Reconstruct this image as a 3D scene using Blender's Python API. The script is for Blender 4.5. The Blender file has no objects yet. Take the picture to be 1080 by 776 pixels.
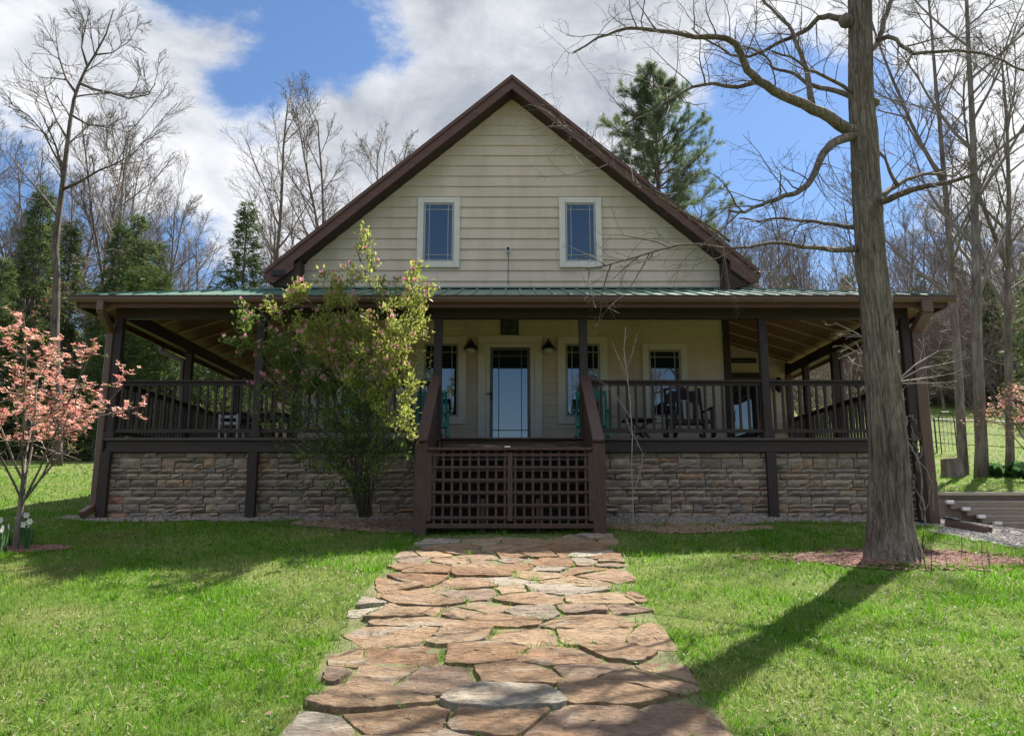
import bpy, math, random
import numpy as np
from mathutils import Vector, Matrix, noise as mnoise

R = math.radians
SC = bpy.context.scene
COL = SC.collection
rnd = random.Random(11)
NP = np.random.default_rng(5)

# ------------------------------------------------------------------ camera
F, PITCH = 830.0, R(10.24)            # focal length in photo pixels (1080 wide), upward tilt
cam_d = bpy.data.cameras.new('camera')
cam = bpy.data.objects.new('camera', cam_d)
COL.objects.link(cam)
cam_d.sensor_width = 36.0
cam_d.lens = 36.0 * F / 1080.0
cam_d.clip_start = 0.05
cam_d.clip_end = 3000
cam.location = (0, 0, 0)
cam.rotation_euler = (R(90) + PITCH, 0, 0)
SC.camera = cam

def at(px, py, Y):
    """the point at distance Y that the photo shows at px, py"""
    a = PITCH + math.atan((388 - py) / F)
    Z = Y * math.tan(a)
    d = Y * math.cos(PITCH) + Z * math.sin(PITCH)
    return Vector(((px - 540) / F * d, Y, Z))

# ------------------------------------------------------------------ terrain
def sst(x, a, b):
    t = np.clip((x - a) / (b - a), 0, 1)
    return t * t * (3 - 2 * t)

PY = [-500, -130, -60, -34, -20, -5, 0, 4, 9, 12, 14.2, 17.0, 20]
PZ = [24, 6, -1.5, -3.0, -2.6, -1.95, -1.72, -1.42, -0.84, -0.40, -0.12, 0.0, 0.1]
LY = [14.2, 20, 30, 40, 60, 100, 200, 600]
LZ = [-0.12, 0.50, 1.75, 2.6, 4.2, 8, 16, 22]
RY = [17.2, 22.7, 35, 50, 80, 130, 220, 600]
RZ = [0.33, 1.0, 3.2, 6.6, 15.5, 27, 36, 40]
WALL_Y = 17.3

def G(x, y):
    x = np.asarray(x, dtype=float); y = np.asarray(y, dtype=float)
    front = np.interp(y, PY, PZ)
    left = np.where(y > 14.2, np.interp(y, LY, LZ), front)
    lat = -0.07 * np.maximum(0, np.minimum(x, 16) - 6) - 0.12 * np.maximum(0, np.minimum(x, 16) - 9)
    fr = front + lat
    up = np.interp(y, RY, RZ)
    step = sst(y, WALL_Y - 0.06, WALL_Y + 0.06)
    right = np.where(y > WALL_Y - 0.3, fr * (1 - step) + up * step, fr)
    w = sst(x, -2.0, 3.0)
    z = left * (1 - w) + right * w
    far = sst(y, 30, 60)
    z = z + far * 0.5 * np.sin(x * 0.13 + 1.0) * np.cos(y * 0.09)
    z = z + 0.02 * np.sin(x * 1.3 + 0.4) * np.sin(y * 1.1) + 0.012 * np.sin(x * 3.1 + y * 2.3)
    return z

def g(x, y):
    return float(G(x, y))

def ground(px, py, y0=2.0, y1=60.0):
    """where the ray through a photo pixel meets the ground"""
    prev = None
    n = 3000
    for i in range(n):
        y = y0 + (y1 - y0) * i / n
        p = at(px, py, y)
        if p.z <= g(p.x, p.y):
            return Vector((p.x, p.y, g(p.x, p.y)))
    return Vector((at(px, py, y1).x, y1, g(at(px, py, y1).x, y1)))

# ------------------------------------------------------------------ materials
def newmat(name):
    m = bpy.data.materials.new(name)
    m.use_nodes = True
    nt = m.node_tree
    nt.nodes.clear()
    out = nt.nodes.new('ShaderNodeOutputMaterial')
    return m, nt, out

def nd(nt, t, **kw):
    n = nt.nodes.new(t)
    for k, v in kw.items():
        setattr(n, k, v)
    return n

def coords(nt, scale=(1, 1, 1)):
    tc = nd(nt, 'ShaderNodeTexCoord')
    mp = nd(nt, 'ShaderNodeMapping')
    mp.inputs['Scale'].default_value = scale
    nt.links.new(tc.outputs['Object'], mp.inputs[0])
    return mp.outputs[0]

def noise_tex(nt, vec, scale, detail=4, rough=0.55):
    n = nd(nt, 'ShaderNodeTexNoise')
    n.inputs['Scale'].default_value = scale
    n.inputs['Detail'].default_value = detail
    n.inputs['Roughness'].default_value = rough
    nt.links.new(vec, n.inputs['Vector'])
    return n.outputs['Fac']

def ramp(nt, fac, stops, interp='LINEAR'):
    r = nd(nt, 'ShaderNodeValToRGB')
    r.color_ramp.interpolation = interp
    el = r.color_ramp.elements
    while len(el) < len(stops):
        el.new(0.5)
    for e, (p, c) in zip(el, stops):
        e.position = p
        e.color = (*c, 1) if len(c) == 3 else c
    nt.links.new(fac, r.inputs[0])
    return r.outputs[0]

def mixc(nt, fac, a, b, mode='MIX'):
    m = nd(nt, 'ShaderNodeMix', data_type='RGBA', blend_type=mode)
    for sock, v in ((m.inputs[0], fac), (m.inputs[6], a), (m.inputs[7], b)):
        if isinstance(v, (int, float)):
            sock.default_value = v
        elif isinstance(v, tuple):
            sock.default_value = (*v, 1) if len(v) == 3 else v
        else:
            nt.links.new(v, sock)
    return m.outputs[2]

def bump(nt, h, strength, dist=0.02):
    b = nd(nt, 'ShaderNodeBump')
    b.inputs['Strength'].default_value = strength
    b.inputs['Distance'].default_value = dist
    nt.links.new(h, b.inputs['Height'])
    return b.outputs[0]

def pbr(nt, out, col, rough=0.7, normal=None, metal=0.0, spec=0.5, ior=None):
    p = nd(nt, 'ShaderNodeBsdfPrincipled')
    if isinstance(col, tuple):
        p.inputs['Base Color'].default_value = (*col, 1)
    else:
        nt.links.new(col, p.inputs['Base Color'])
    p.inputs['Roughness'].default_value = rough
    p.inputs['Metallic'].default_value = metal
    p.inputs['Specular IOR Level'].default_value = spec
    if ior:
        p.inputs['IOR'].default_value = ior
    if normal is not None:
        nt.links.new(normal, p.inputs['Normal'])
    nt.links.new(p.outputs[0], out.inputs[0])
    return p

def m_simple(name, c1, c2=None, scale=6, rough=0.7, stretch=(1, 1, 1), bmp=0.2, spec=0.4, metal=0.0, dist=0.01):
    m, nt, out = newmat(name)
    v = coords(nt, stretch)
    f = noise_tex(nt, v, scale, 6, 0.6)
    c = ramp(nt, f, [(0.3, c1), (0.72, c2 or tuple(x * 0.75 for x in c1))])
    pbr(nt, out, c, rough, bump(nt, f, bmp, dist), metal, spec)
    return m

def m_leaf(name, ca, cb, transl=0.4, attr=True, rough=0.5, noise_scale=0.6, cc=None):
    """leaf or blade: diffuse + translucent, varied leaf to leaf by the 'tint' attribute"""
    m, nt, out = newmat(name)
    at_ = nd(nt, 'ShaderNodeAttribute', attribute_name='tint')
    c = mixc(nt, at_.outputs['Fac'], ca, cb)
    if cc:
        v = coords(nt)
        f = noise_tex(nt, v, noise_scale, 3, 0.6)
        k = ramp(nt, f, [(0.45, (0, 0, 0)), (0.68, (1, 1, 1))])
        c = mixc(nt, k, c, cc)
    d = nd(nt, 'ShaderNodeBsdfPrincipled')
    d.inputs['Roughness'].default_value = rough
    d.inputs['Specular IOR Level'].default_value = 0.12
    nt.links.new(c, d.inputs['Base Color'])
    t = nd(nt, 'ShaderNodeBsdfTranslucent')
    nt.links.new(c, t.inputs['Color'])
    mx = nd(nt, 'ShaderNodeMixShader')
    mx.inputs[0].default_value = transl
    nt.links.new(d.outputs[0], mx.inputs[1])
    nt.links.new(t.outputs[0], mx.inputs[2])
    nt.links.new(mx.outputs[0], out.inputs[0])
    return m

M = {}
def siding_mat():
    m, nt, out = newmat('siding')
    v = coords(nt, (0.35, 1, 6))
    f = noise_tex(nt, v, 5, 6, 0.65)
    v2 = coords(nt, (1, 1, 1))
    f2 = noise_tex(nt, coords(nt, (1.6, 1, 0.35)), 1.4, 6, 0.65)
    a = ramp(nt, f, [(0.3, (0.56, 0.465, 0.36)), (0.7, (0.625, 0.525, 0.41))])
    b = ramp(nt, f2, [(0.32, (0.84, 0.82, 0.78)), (0.62, (1, 1, 1))])
    pbr(nt, out, mixc(nt, 1.0, a, b, 'MULTIPLY'), 0.62, bump(nt, f, 0.15, 0.004), spec=0.35)
    return m
M['siding'] = siding_mat()
M['trim'] = m_simple('cream_trim', (0.64, 0.60, 0.52), (0.57, 0.53, 0.46), 4, 0.55, bmp=0.05)
M['fascia'] = m_simple('red_brown_fascia', (0.125, 0.055, 0.037), (0.078, 0.036, 0.026), 5, 0.55, (0.6, 1, 3), 0.1)
M['gutter'] = m_simple('brown_gutter', (0.13, 0.075, 0.055), (0.10, 0.058, 0.042), 2, 0.4, bmp=0.03)
M['wood'] = m_simple('dark_stained_wood', (0.040, 0.025, 0.021), (0.019, 0.012, 0.011), 9, 0.6, (3, 3, 0.5), 0.25)
M['woodh'] = m_simple('dark_stained_boards', (0.042, 0.026, 0.022), (0.021, 0.014, 0.013), 9, 0.6, (0.5, 3, 3), 0.25)
M['redwood'] = m_simple('red_stained_wood', (0.088, 0.046, 0.034), (0.040, 0.023, 0.018), 8, 0.6, (3, 3, 0.6), 0.3)
M['pine'] = m_simple('pine_ceiling', (0.21, 0.098, 0.055), (0.14, 0.062, 0.035), 6, 0.55, (0.6, 5, 1), 0.12)
M['batten'] = m_simple('pale_batten', (0.42, 0.29, 0.21), (0.34, 0.23, 0.165), 4, 0.6)
M['shingle'] = m_simple('roof_shingle', (0.06, 0.055, 0.05), (0.03, 0.03, 0.03), 14, 0.9)
M['soffit'] = m_simple('dark_soffit', (0.05, 0.026, 0.02), (0.035, 0.02, 0.016), 6, 0.7)
M['green_metal'] = m_simple('green_roof_metal', (0.085, 0.17, 0.125), (0.06, 0.13, 0.10), 3, 0.33, bmp=0.03, spec=0.6)
M['deckgrey'] = m_simple('deck_boards', (0.09, 0.065, 0.055), (0.05, 0.038, 0.034), 8, 0.7, (0.4, 5, 1), 0.3)
M['teal'] = m_simple('teal_paint', (0.03, 0.25, 0.21), (0.022, 0.19, 0.16), 8, 0.45, bmp=0.05)
M['darkpaint'] = m_simple('dark_brown_paint', (0.022, 0.014, 0.014), (0.012, 0.009, 0.01), 8, 0.5, bmp=0.1)
M['black'] = m_simple('black_metal', (0.016, 0.016, 0.017), (0.01, 0.01, 0.011), 10, 0.45, bmp=0.05)
M['iron'] = m_simple('weathered_metal', (0.10, 0.11, 0.105), (0.06, 0.068, 0.066), 18, 0.5, bmp=0.2)
M['white'] = m_simple('white_plastic', (0.72, 0.72, 0.70), (0.65, 0.65, 0.63), 5, 0.5, bmp=0.03)
M['stormdoor'] = m_simple('grey_door_frame', (0.10, 0.115, 0.125), (0.085, 0.10, 0.11), 5, 0.45, bmp=0.03)
M['bead'] = m_simple('glass_came', (0.34, 0.34, 0.31), (0.28, 0.28, 0.26), 5, 0.5, bmp=0.03)
M['lampglass'] = m_simple('frosted_lamp_glass', (0.5, 0.5, 0.46), (0.42, 0.42, 0.39), 9, 0.25, bmp=0.05)
M['chips'] = m_leaf('mulch_chips', (0.12, 0.050, 0.042), (0.25, 0.15, 0.12), 0.0, rough=0.9)
M['timber'] = m_simple('weathered_timber', (0.27, 0.22, 0.17), (0.15, 0.12, 0.095), 7, 0.85, (0.6, 3, 4), 0.4)
M['timber_top'] = m_simple('sunlit_timber', (0.42, 0.37, 0.31), (0.32, 0.28, 0.23), 7, 0.85, (0.6, 3, 4), 0.3)  # paler timber for top faces, sunlight put into the colour
M['block'] = m_simple('white_step_light', (0.75, 0.74, 0.70), (0.62, 0.6, 0.57), 12, 0.7)
M['wire'] = m_simple('fence_wire', (0.05, 0.045, 0.04), (0.035, 0.03, 0.028), 12, 0.6)

def bark(name, a, b, scale=9, bmp=0.8, dist=0.03, moss=None, zs=0.15):
    m, nt, out = newmat(name)
    v = coords(nt, (1, 1, zs))
    wv = nd(nt, 'ShaderNodeTexNoise')
    wv.inputs['Scale'].default_value = scale * 0.5
    wv.inputs['Detail'].default_value = 4
    nt.links.new(v, wv.inputs['Vector'])
    va = nd(nt, 'ShaderNodeVectorMath', operation='MULTIPLY_ADD')
    nt.links.new(wv.outputs['Color'], va.inputs[0])
    va.inputs[1].default_value = (0.16, 0.16, 0.16)
    nt.links.new(v, va.inputs[2])
    v = va.outputs[0]
    n1 = noise_tex(nt, v, scale, 9, 0.72)
    vo = nd(nt, 'ShaderNodeTexVoronoi', feature='DISTANCE_TO_EDGE')
    vo.inputs['Scale'].default_value = scale * 1.5
    vo.inputs['Randomness'].default_value = 1.0
    nt.links.new(v, vo.inputs['Vector'])
    mth = nd(nt, 'ShaderNodeMath', operation='MULTIPLY_ADD')
    nt.links.new(vo.outputs['Distance'], mth.inputs[0])
    mth.inputs[1].default_value = 0.7
    nt.links.new(n1, mth.inputs[2])
    c = ramp(nt, mth.outputs[0], [(0.36, b), (0.66, a), (0.9, tuple(min(1, x * 1.25) for x in a))])
    lo = noise_tex(nt, coords(nt, (1, 1, 0.6)), 1.6, 5, 0.65)
    c = mixc(nt, 1.0, c, ramp(nt, lo, [(0.34, (0.66, 0.64, 0.62)), (0.52, (1, 1, 1)), (0.68, (1.3, 1.3, 1.28))]), 'MULTIPLY')
    if moss:
        f = noise_tex(nt, coords(nt), 2.2, 5, 0.7)
        c = mixc(nt, ramp(nt, f, [(0.52, (0, 0, 0)), (0.72, (0.7, 0.7, 0.7))]), c, moss)
    pbr(nt, out, c, 0.95, bump(nt, mth.outputs[0], bmp, dist), spec=0.15)
    return m
M['oak'] = bark('oak_bark', (0.31, 0.255, 0.205), (0.055, 0.044, 0.035), 20, 1.0, 0.08, (0.15, 0.145, 0.105), 0.085)
M['bark'] = bark('grey_bark', (0.195, 0.165, 0.14), (0.09, 0.075, 0.064), 6, 0.7)
M['bark_dark'] = bark('dark_bark', (0.12, 0.098, 0.083), (0.05, 0.042, 0.037), 6, 0.7)
M['bark_pale'] = bark('pale_bark', (0.26, 0.225, 0.19), (0.13, 0.11, 0.095), 6, 0.6)
M['twig'] = m_simple('twig', (0.15, 0.12, 0.10), (0.10, 0.08, 0.068), 3, 0.9)
M['twig_far'] = m_simple('woods_twig', (0.20, 0.168, 0.143), (0.145, 0.12, 0.102), 1, 0.9)
M['twig_pale'] = m_simple('pale_twig', (0.40, 0.35, 0.29), (0.27, 0.23, 0.19), 3, 0.85)
M['twig_brown'] = m_simple('brown_twig', (0.27, 0.215, 0.17), (0.18, 0.14, 0.115), 1, 0.9)
M['needle'] = m_leaf('hemlock_needles', (0.05, 0.088, 0.03), (0.13, 0.165, 0.058), 0.45)
M['needle_y'] = m_leaf('young_conifer_needles', (0.045, 0.085, 0.018), (0.10, 0.145, 0.035), 0.35)
M['pine_needle'] = m_leaf('white_pine_needles', (0.075, 0.115, 0.055), (0.16, 0.205, 0.10), 0.45)
M['spring'] = m_leaf('spring_leaves', (0.10, 0.14, 0.03), (0.19, 0.22, 0.06), 0.45)
M['redbud'] = m_leaf('red_maple_buds', (0.22, 0.07, 0.06), (0.30, 0.14, 0.10), 0.3)
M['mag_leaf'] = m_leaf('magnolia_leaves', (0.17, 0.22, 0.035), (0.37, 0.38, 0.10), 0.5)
M['mag_shaded'] = m_leaf('magnolia_shaded_leaves', (0.07, 0.13, 0.025), (0.15, 0.21, 0.045), 0.5)  # darker copy of the leaf colour, standing in for shade
M['mag_flower'] = m_leaf('magnolia_petals', (0.50, 0.17, 0.25), (0.70, 0.42, 0.45), 0.4)
M['dog_flower'] = m_leaf('dogwood_bracts', (0.64, 0.23, 0.20), (0.78, 0.50, 0.41), 0.4)
M['weed'] = m_leaf('lawn_weeds', (0.05, 0.11, 0.02), (0.11, 0.18, 0.04), 0.35)
M['dog_leaf'] = m_leaf('dogwood_leaves', (0.16, 0.17, 0.04), (0.25, 0.23, 0.07), 0.4)
M['grass'] = m_leaf('grass_blades', (0.055, 0.170, 0.010), (0.165, 0.325, 0.024), 0.55, rough=0.4, noise_scale=0.7, cc=(0.20, 0.25, 0.07))
M['daff_leaf'] = m_leaf('daffodil_leaves', (0.06, 0.13, 0.05), (0.09, 0.18, 0.07), 0.4)
M['daff_petal'] = m_leaf('white_petals', (0.78, 0.78, 0.70), (0.82, 0.8, 0.7), 0.3)
M['litter'] = m_leaf('dead_leaves', (0.16, 0.10, 0.065), (0.32, 0.23, 0.16), 0.15, rough=0.8)
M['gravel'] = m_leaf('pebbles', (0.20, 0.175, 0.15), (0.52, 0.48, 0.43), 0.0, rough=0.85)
M['gravel_dark'] = m_leaf('shaded_pebbles', (0.11, 0.092, 0.078), (0.34, 0.30, 0.26), 0.0, rough=0.9)  # dirty gravel of the wall strips, house shade put into its colour
M['gravelbed_dark'] = m_simple('shaded_gravel_bed', (0.19, 0.165, 0.14), (0.09, 0.078, 0.066), 22, 0.95, bmp=0.8, dist=0.02)  # bed under the strips, darkened the same way for the house shade
M['dry'] = m_leaf('dry_stems', (0.25, 0.20, 0.13), (0.38, 0.32, 0.22), 0.1, rough=0.8)

def glass_mat():
    m, nt, out = newmat('window_glass')
    f = noise_tex(nt, coords(nt), 1.3, 2, 0.5)
    pbr(nt, out, (0.012, 0.020, 0.032), 0.02, bump(nt, f, 0.06, 0.02), spec=0.5, ior=2.3)
    return m
M['glass'] = glass_mat()

def stone_mat():
    m, nt, out = newmat('field_stone')
    a = nd(nt, 'ShaderNodeAttribute', attribute_name='tint')
    base = ramp(nt, a.outputs['Fac'], [(0.0, (0.20, 0.17, 0.14)), (0.3, (0.29, 0.245, 0.195)), (0.55, (0.38, 0.31, 0.235)),
                                       (0.8, (0.23, 0.205, 0.18)), (0.94, (0.36, 0.26, 0.18)), (1.0, (0.32, 0.19, 0.13))])
    v = coords(nt, (1, 1, 2.2))
    f = noise_tex(nt, v, 7, 8, 0.68)
    f2 = noise_tex(nt, coords(nt), 45, 4, 0.7)
    k = ramp(nt, f, [(0.28, (0.55, 0.53, 0.52)), (0.7, (1.15, 1.12, 1.08))])
    c = mixc(nt, 1.0, base, k, 'MULTIPLY')
    add = nd(nt, 'ShaderNodeMath', operation='MULTIPLY_ADD')
    nt.links.new(f2, add.inputs[0]); add.inputs[1].default_value = 0.25
    nt.links.new(f, add.inputs[2])
    pbr(nt, out, c, 0.9, bump(nt, add.outputs[0], 0.9, 0.03), spec=0.25)
    return m
M['stone'] = stone_mat()

def flag_mat():
    m, nt, out = newmat('flagstone')
    a = nd(nt, 'ShaderNodeAttribute', attribute_name='tint')
    base = ramp(nt, a.outputs['Fac'], [(0.0, (0.25, 0.150, 0.088)), (0.25, (0.31, 0.205, 0.125)), (0.5, (0.39, 0.285, 0.185)),
                                       (0.72, (0.29, 0.19, 0.125)), (0.86, (0.27, 0.205, 0.155)), (1.0, (0.42, 0.38, 0.31))])
    v = coords(nt)
    f = noise_tex(nt, v, 2.6, 8, 0.65)
    fine = noise_tex(nt, coords(nt, (1, 2.0, 1)), 16, 8, 0.72)
    pat = noise_tex(nt, coords(nt, (1.0, 1.6, 1)), 1.7, 5, 0.62)
    grey = ramp(nt, pat, [(0.585, (0, 0, 0)), (0.66, (0.85, 0.85, 0.85))])
    c = mixc(nt, grey, base, (0.36, 0.31, 0.25))
    rust = ramp(nt, f, [(0.50, (0, 0, 0)), (0.68, (0.5, 0.5, 0.5))])
    c = mixc(nt, rust, c, (0.33, 0.175, 0.08))
    k = ramp(nt, fine, [(0.28, (0.40, 0.38, 0.37)), (0.5, (0.95, 0.95, 0.95)), (0.72, (1.22, 1.20, 1.16))])
    c = mixc(nt, 1.0, c, k, 'MULTIPLY')
    st_ = noise_tex(nt, coords(nt, (1, 1.3, 1)), 4.5, 9, 0.72)
    c = mixc(nt, 1.0, c, ramp(nt, st_, [(0.30, (0.52, 0.48, 0.45)), (0.5, (0.95, 0.95, 0.94)), (0.7, (1.2, 1.2, 1.2))]), 'MULTIPLY')
    add = nd(nt, 'ShaderNodeMath', operation='MULTIPLY_ADD')
    nt.links.new(st_, add.inputs[0]); add.inputs[1].default_value = 1.5
    nt.links.new(fine, add.inputs[2])
    pbr(nt, out, c, 0.9, bump(nt, add.outputs[0], 1.0, 0.05), spec=0.2)
    return m
M['flag'] = flag_mat()

def ground_mat():
    m, nt, out = newmat('ground_cover')
    v = coords(nt)
    f = noise_tex(nt, v, 1.1, 6, 0.65)
    f2 = noise_tex(nt, v, 14, 6, 0.7)
    lawn = mixc(nt, ramp(nt, f, [(0.38, (0, 0, 0)), (0.68, (1, 1, 1))]), (0.075, 0.125, 0.024), (0.135, 0.155, 0.045))
    lawn = mixc(nt, ramp(nt, f2, [(0.42, (0, 0, 0)), (0.72, (0.8, 0.8, 0.8))]), lawn, (0.115, 0.09, 0.045))
    wood = mixc(nt, ramp(nt, f2, [(0.35, (0, 0, 0)), (0.65, (1, 1, 1))]), (0.085, 0.06, 0.042), (0.165, 0.12, 0.08))
    at_ = nd(nt, 'ShaderNodeAttribute', attribute_name='forest')
    c = mixc(nt, at_.outputs['Fac'], lawn, wood)
    pbr(nt, out, c, 0.95, bump(nt, f2, 0.6, 0.03), spec=0.1)
    return m
M['ground'] = ground_mat()
M['soil'] = m_simple('mossy_soil', (0.085, 0.075, 0.038), (0.13, 0.14, 0.045), 5, 0.95, bmp=0.6, dist=0.02)
M['mulch'] = m_simple('mulch_bed', (0.11, 0.065, 0.052), (0.06, 0.04, 0.033), 22, 0.95, bmp=0.8, dist=0.02)
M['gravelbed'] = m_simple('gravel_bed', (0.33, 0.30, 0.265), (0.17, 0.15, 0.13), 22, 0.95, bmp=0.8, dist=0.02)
M['dirtbed'] = m_simple('leafy_soil', (0.18, 0.15, 0.12), (0.09, 0.07, 0.055), 18, 0.95, bmp=0.8, dist=0.02)

# ------------------------------------------------------------------ mesh building
ORG = {}
def tag(o, label=None, cat=None, group=None, kind=None):
    for k, v in (('label', label), ('category', cat), ('group', group), ('kind', kind)):
        if v:
            o[k] = v
    return o

def empty(name, loc, label=None, cat=None, group=None):
    o = bpy.data.objects.new(name, None)
    COL.objects.link(o)
    o.location = loc
    o.empty_display_size = 0.2
    ORG[o.name] = Vector(loc)
    return tag(o, label, cat, group)

def link_mesh(name, me, mats, parent=None):
    for m in (mats if isinstance(mats, (list, tuple)) else [mats]):
        me.materials.append(m)
    o = bpy.data.objects.new(name, me)
    COL.objects.link(o)
    if parent is not None:
        o.parent = parent
        ORG[o.name] = ORG[parent.name]
    else:
        ORG[o.name] = Vector((0, 0, 0))
    return o

def np_mesh(name, V, faces_n, mats, parent=None, tint=None, smooth=False, mat_idx=None, attr='tint'):
    """V (n,3) world coordinates laid out face after face, faces_n vertices per face"""
    V = np.asarray(V, dtype=np.float32).reshape(-1, 3).copy()
    if parent is not None:
        V -= np.array(ORG[parent.name], dtype=np.float32)
    nf = len(V) // faces_n
    me = bpy.data.meshes.new(name)
    me.vertices.add(len(V)); me.vertices.foreach_set('co', V.ravel())
    me.loops.add(len(V)); me.loops.foreach_set('vertex_index', np.arange(len(V), dtype=np.int32))
    me.polygons.add(nf)
    me.polygons.foreach_set('loop_start', np.arange(0, len(V), faces_n, dtype=np.int32))
    if mat_idx is not None:
        me.polygons.foreach_set('material_index', np.asarray(mat_idx, dtype=np.int32))
    me.update(calc_edges=True)
    if tint is not None:
        a = me.attributes.new(attr, 'FLOAT', 'FACE')
        a.data.foreach_set('value', np.asarray(tint, dtype=np.float32))
    if smooth:
        me.polygons.foreach_set('use_smooth', np.ones(nf, dtype=bool))
    return link_mesh(name, me, mats, parent)

class MB:
    def __init__(s):
        s.v = []; s.f = []; s.t = []; s.mi = []; s.cur = 0.5; s.m = 0
    def face(s, idx):
        s.f.append(idx); s.t.append(s.cur); s.mi.append(s.m)
    def poly(s, pts):
        n = len(s.v)
        s.v += [tuple(p) for p in pts]
        s.face(list(range(n, n + len(pts))))
    def box(s, c, d, rot=None, bev=0.0):
        """axis box, centre c, size d, optional Matrix rot; bev chamfers the edges"""
        hx, hy, hz = d[0] / 2, d[1] / 2, d[2] / 2
        n = len(s.v)
        c = Vector(c)
        def put(x, y, z):
            p = Vector((x, y, z))
            if rot is not None:
                p = rot @ p
            s.v.append(tuple(c + p))
        if bev <= 0 or bev * 2.2 > min(d):
            for x in (-hx, hx):
                for y in (-hy, hy):
                    for z in (-hz, hz):
                        put(x, y, z)
            for q in ((0, 1, 3, 2), (4, 6, 7, 5), (0, 4, 5, 1), (2, 3, 7, 6), (0, 2, 6, 4), (1, 5, 7, 3)):
                s.face([n + i for i in q])
            return
        b = bev
        idx = {}
        for sx in (-1, 1):
            for sy in (-1, 1):
                for sz in (-1, 1):
                    for ax in range(3):
                        p = [sx * (hx - b), sy * (hy - b), sz * (hz - b)]
                        p[ax] = (sx * hx, sy * hy, sz * hz)[ax]
                        idx[(sx, sy, sz, ax)] = len(s.v)
                        put(*p)
        for ax in range(3):
            o1, o2 = [(1, 2), (2, 0), (0, 1)][ax]
            for sg in (-1, 1):
                ring = []
                for a, bb in ((-1, -1), (1, -1), (1, 1), (-1, 1)):
                    k = [0, 0, 0]; k[ax] = sg; k[o1] = a; k[o2] = bb
                    ring.append(idx[(*k, ax)])
                s.face(ring if sg > 0 else ring[::-1])
        for ax in range(3):
            o1, o2 = [(1, 2), (2, 0), (0, 1)][ax]
            for a in (-1, 1):
                for bb in (-1, 1):
                    k0 = [0, 0, 0]; k0[ax] = -1; k0[o1] = a; k0[o2] = bb
                    k1 = list(k0); k1[ax] = 1
                    q = [idx[(*k0, o1)], idx[(*k1, o1)], idx[(*k1, o2)], idx[(*k0, o2)]]
                    s.face(q if a * bb < 0 else q[::-1])
        for sx in (-1, 1):
            for sy in (-1, 1):
                for sz in (-1, 1):
                    q = [idx[(sx, sy, sz, a)] for a in range(3)]
                    s.face(q if sx * sy * sz > 0 else q[::-1])
    def bar(s, a, b, w, h, up=(0, 0, 1), bev=0.0):
        """rectangular bar from a to b, w wide, h high"""
        a, b = Vector(a), Vector(b)
        d = (b - a)
        L = d.length
        y = d.normalized()
        x = y.cross(Vector(up))
        if x.length < 1e-4:
            x = y.cross(Vector((1, 0, 0)))
        x.normalize()
        z = x.cross(y)
        s.box((a + b) / 2, (w, L, h), Matrix((x, y, z)).transposed(), bev)
    def prism(s, pts, d):
        """closed prism: polygon pts swept by vector d"""
        d = Vector(d)
        n = len(s.v); k = len(pts)
        s.v += [tuple(p) for p in pts] + [tuple(Vector(p) + d) for p in pts]
        s.face(list(range(n, n + k))[::-1])
        s.face(list(range(n + k, n + 2 * k)))
        for i in range(k):
            j = (i + 1) % k
            s.face([n + i, n + j, n + k + j, n + k + i])
    def tube(s, pts, rad, sides=6, cap=True):
        pts = [Vector(p) for p in pts]
        n0 = len(s.v)
        ref = None
        for i, p in enumerate(pts):
            t = (pts[min(i + 1, len(pts) - 1)] - pts[max(i - 1, 0)])
            t = t.normalized() if t.length > 1e-9 else Vector((0, 0, 1))
            if ref is None:
                ref = Vector((1, 0, 0)) if abs(t.x) < 0.8 else Vector((0, 1, 0))
            u = (ref - t * ref.dot(t))
            u = u.normalized() if u.length > 1e-6 else t.orthogonal().normalized()
            ref = u
            w = t.cross(u)
            r = rad[i] if hasattr(rad, '__len__') else rad
            for k in range(sides):
                a = 2 * math.pi * k / sides
                s.v.append(tuple(p + u * (r * math.cos(a)) + w * (r * math.sin(a))))
        for i in range(len(pts) - 1):
            for k in range(sides):
                a = n0 + i * sides + k; b = n0 + i * sides + (k + 1) % sides
                s.face([a, b, b + sides, a + sides])
        if cap:
            s.face([n0 + k for k in range(sides)][::-1])
            s.face([n0 + (len(pts) - 1) * sides + k for k in range(sides)])
    def lathe(s, c, prof, seg=16):
        """profile (r, z) turned about the z axis through c"""
        c = Vector(c); n0 = len(s.v)
        for r, z in prof:
            for k in range(seg):
                a = 2 * math.pi * k / seg
                s.v.append((c.x + r * math.cos(a), c.y + r * math.sin(a), c.z + z))
        for i in range(len(prof) - 1):
            for k in range(seg):
                a = n0 + i * seg + k; b = n0 + i * seg + (k + 1) % seg
                s.face([a, b, b + seg, a + seg])
        s.face([n0 + k for k in range(seg)][::-1])
        s.face([n0 + (len(prof) - 1) * seg + k for k in range(seg)])
    def build(s, name, mats, parent=None, smooth=False, tint=False, label=None):
        o = Vector((0, 0, 0)) if parent is None else ORG[parent.name]
        me = bpy.data.meshes.new(name)
        me.from_pydata([(x - o.x, y - o.y, z - o.z) for x, y, z in s.v], [], s.f)
        me.update()
        if tint:
            a = me.attributes.new('tint', 'FLOAT', 'FACE')
            a.data.foreach_set('value', s.t)
        if any(s.mi):
            me.polygons.foreach_set('material_index', s.mi)
        if smooth:
            me.polygons.foreach_set('use_smooth', [True] * len(s.f))
        ob = link_mesh(name, me, mats, parent)
        if label:
            ob['label'] = label
        return ob

KIDS = {}
def copy_tree(o, parent=None):
    c = o.copy()
    COL.objects.link(c)
    if parent is not None:
        c.parent = parent
    for ch in list(o.children):
        copy_tree(ch, c)
    return c

def tint_of(n):
    return NP.random(n)
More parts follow.
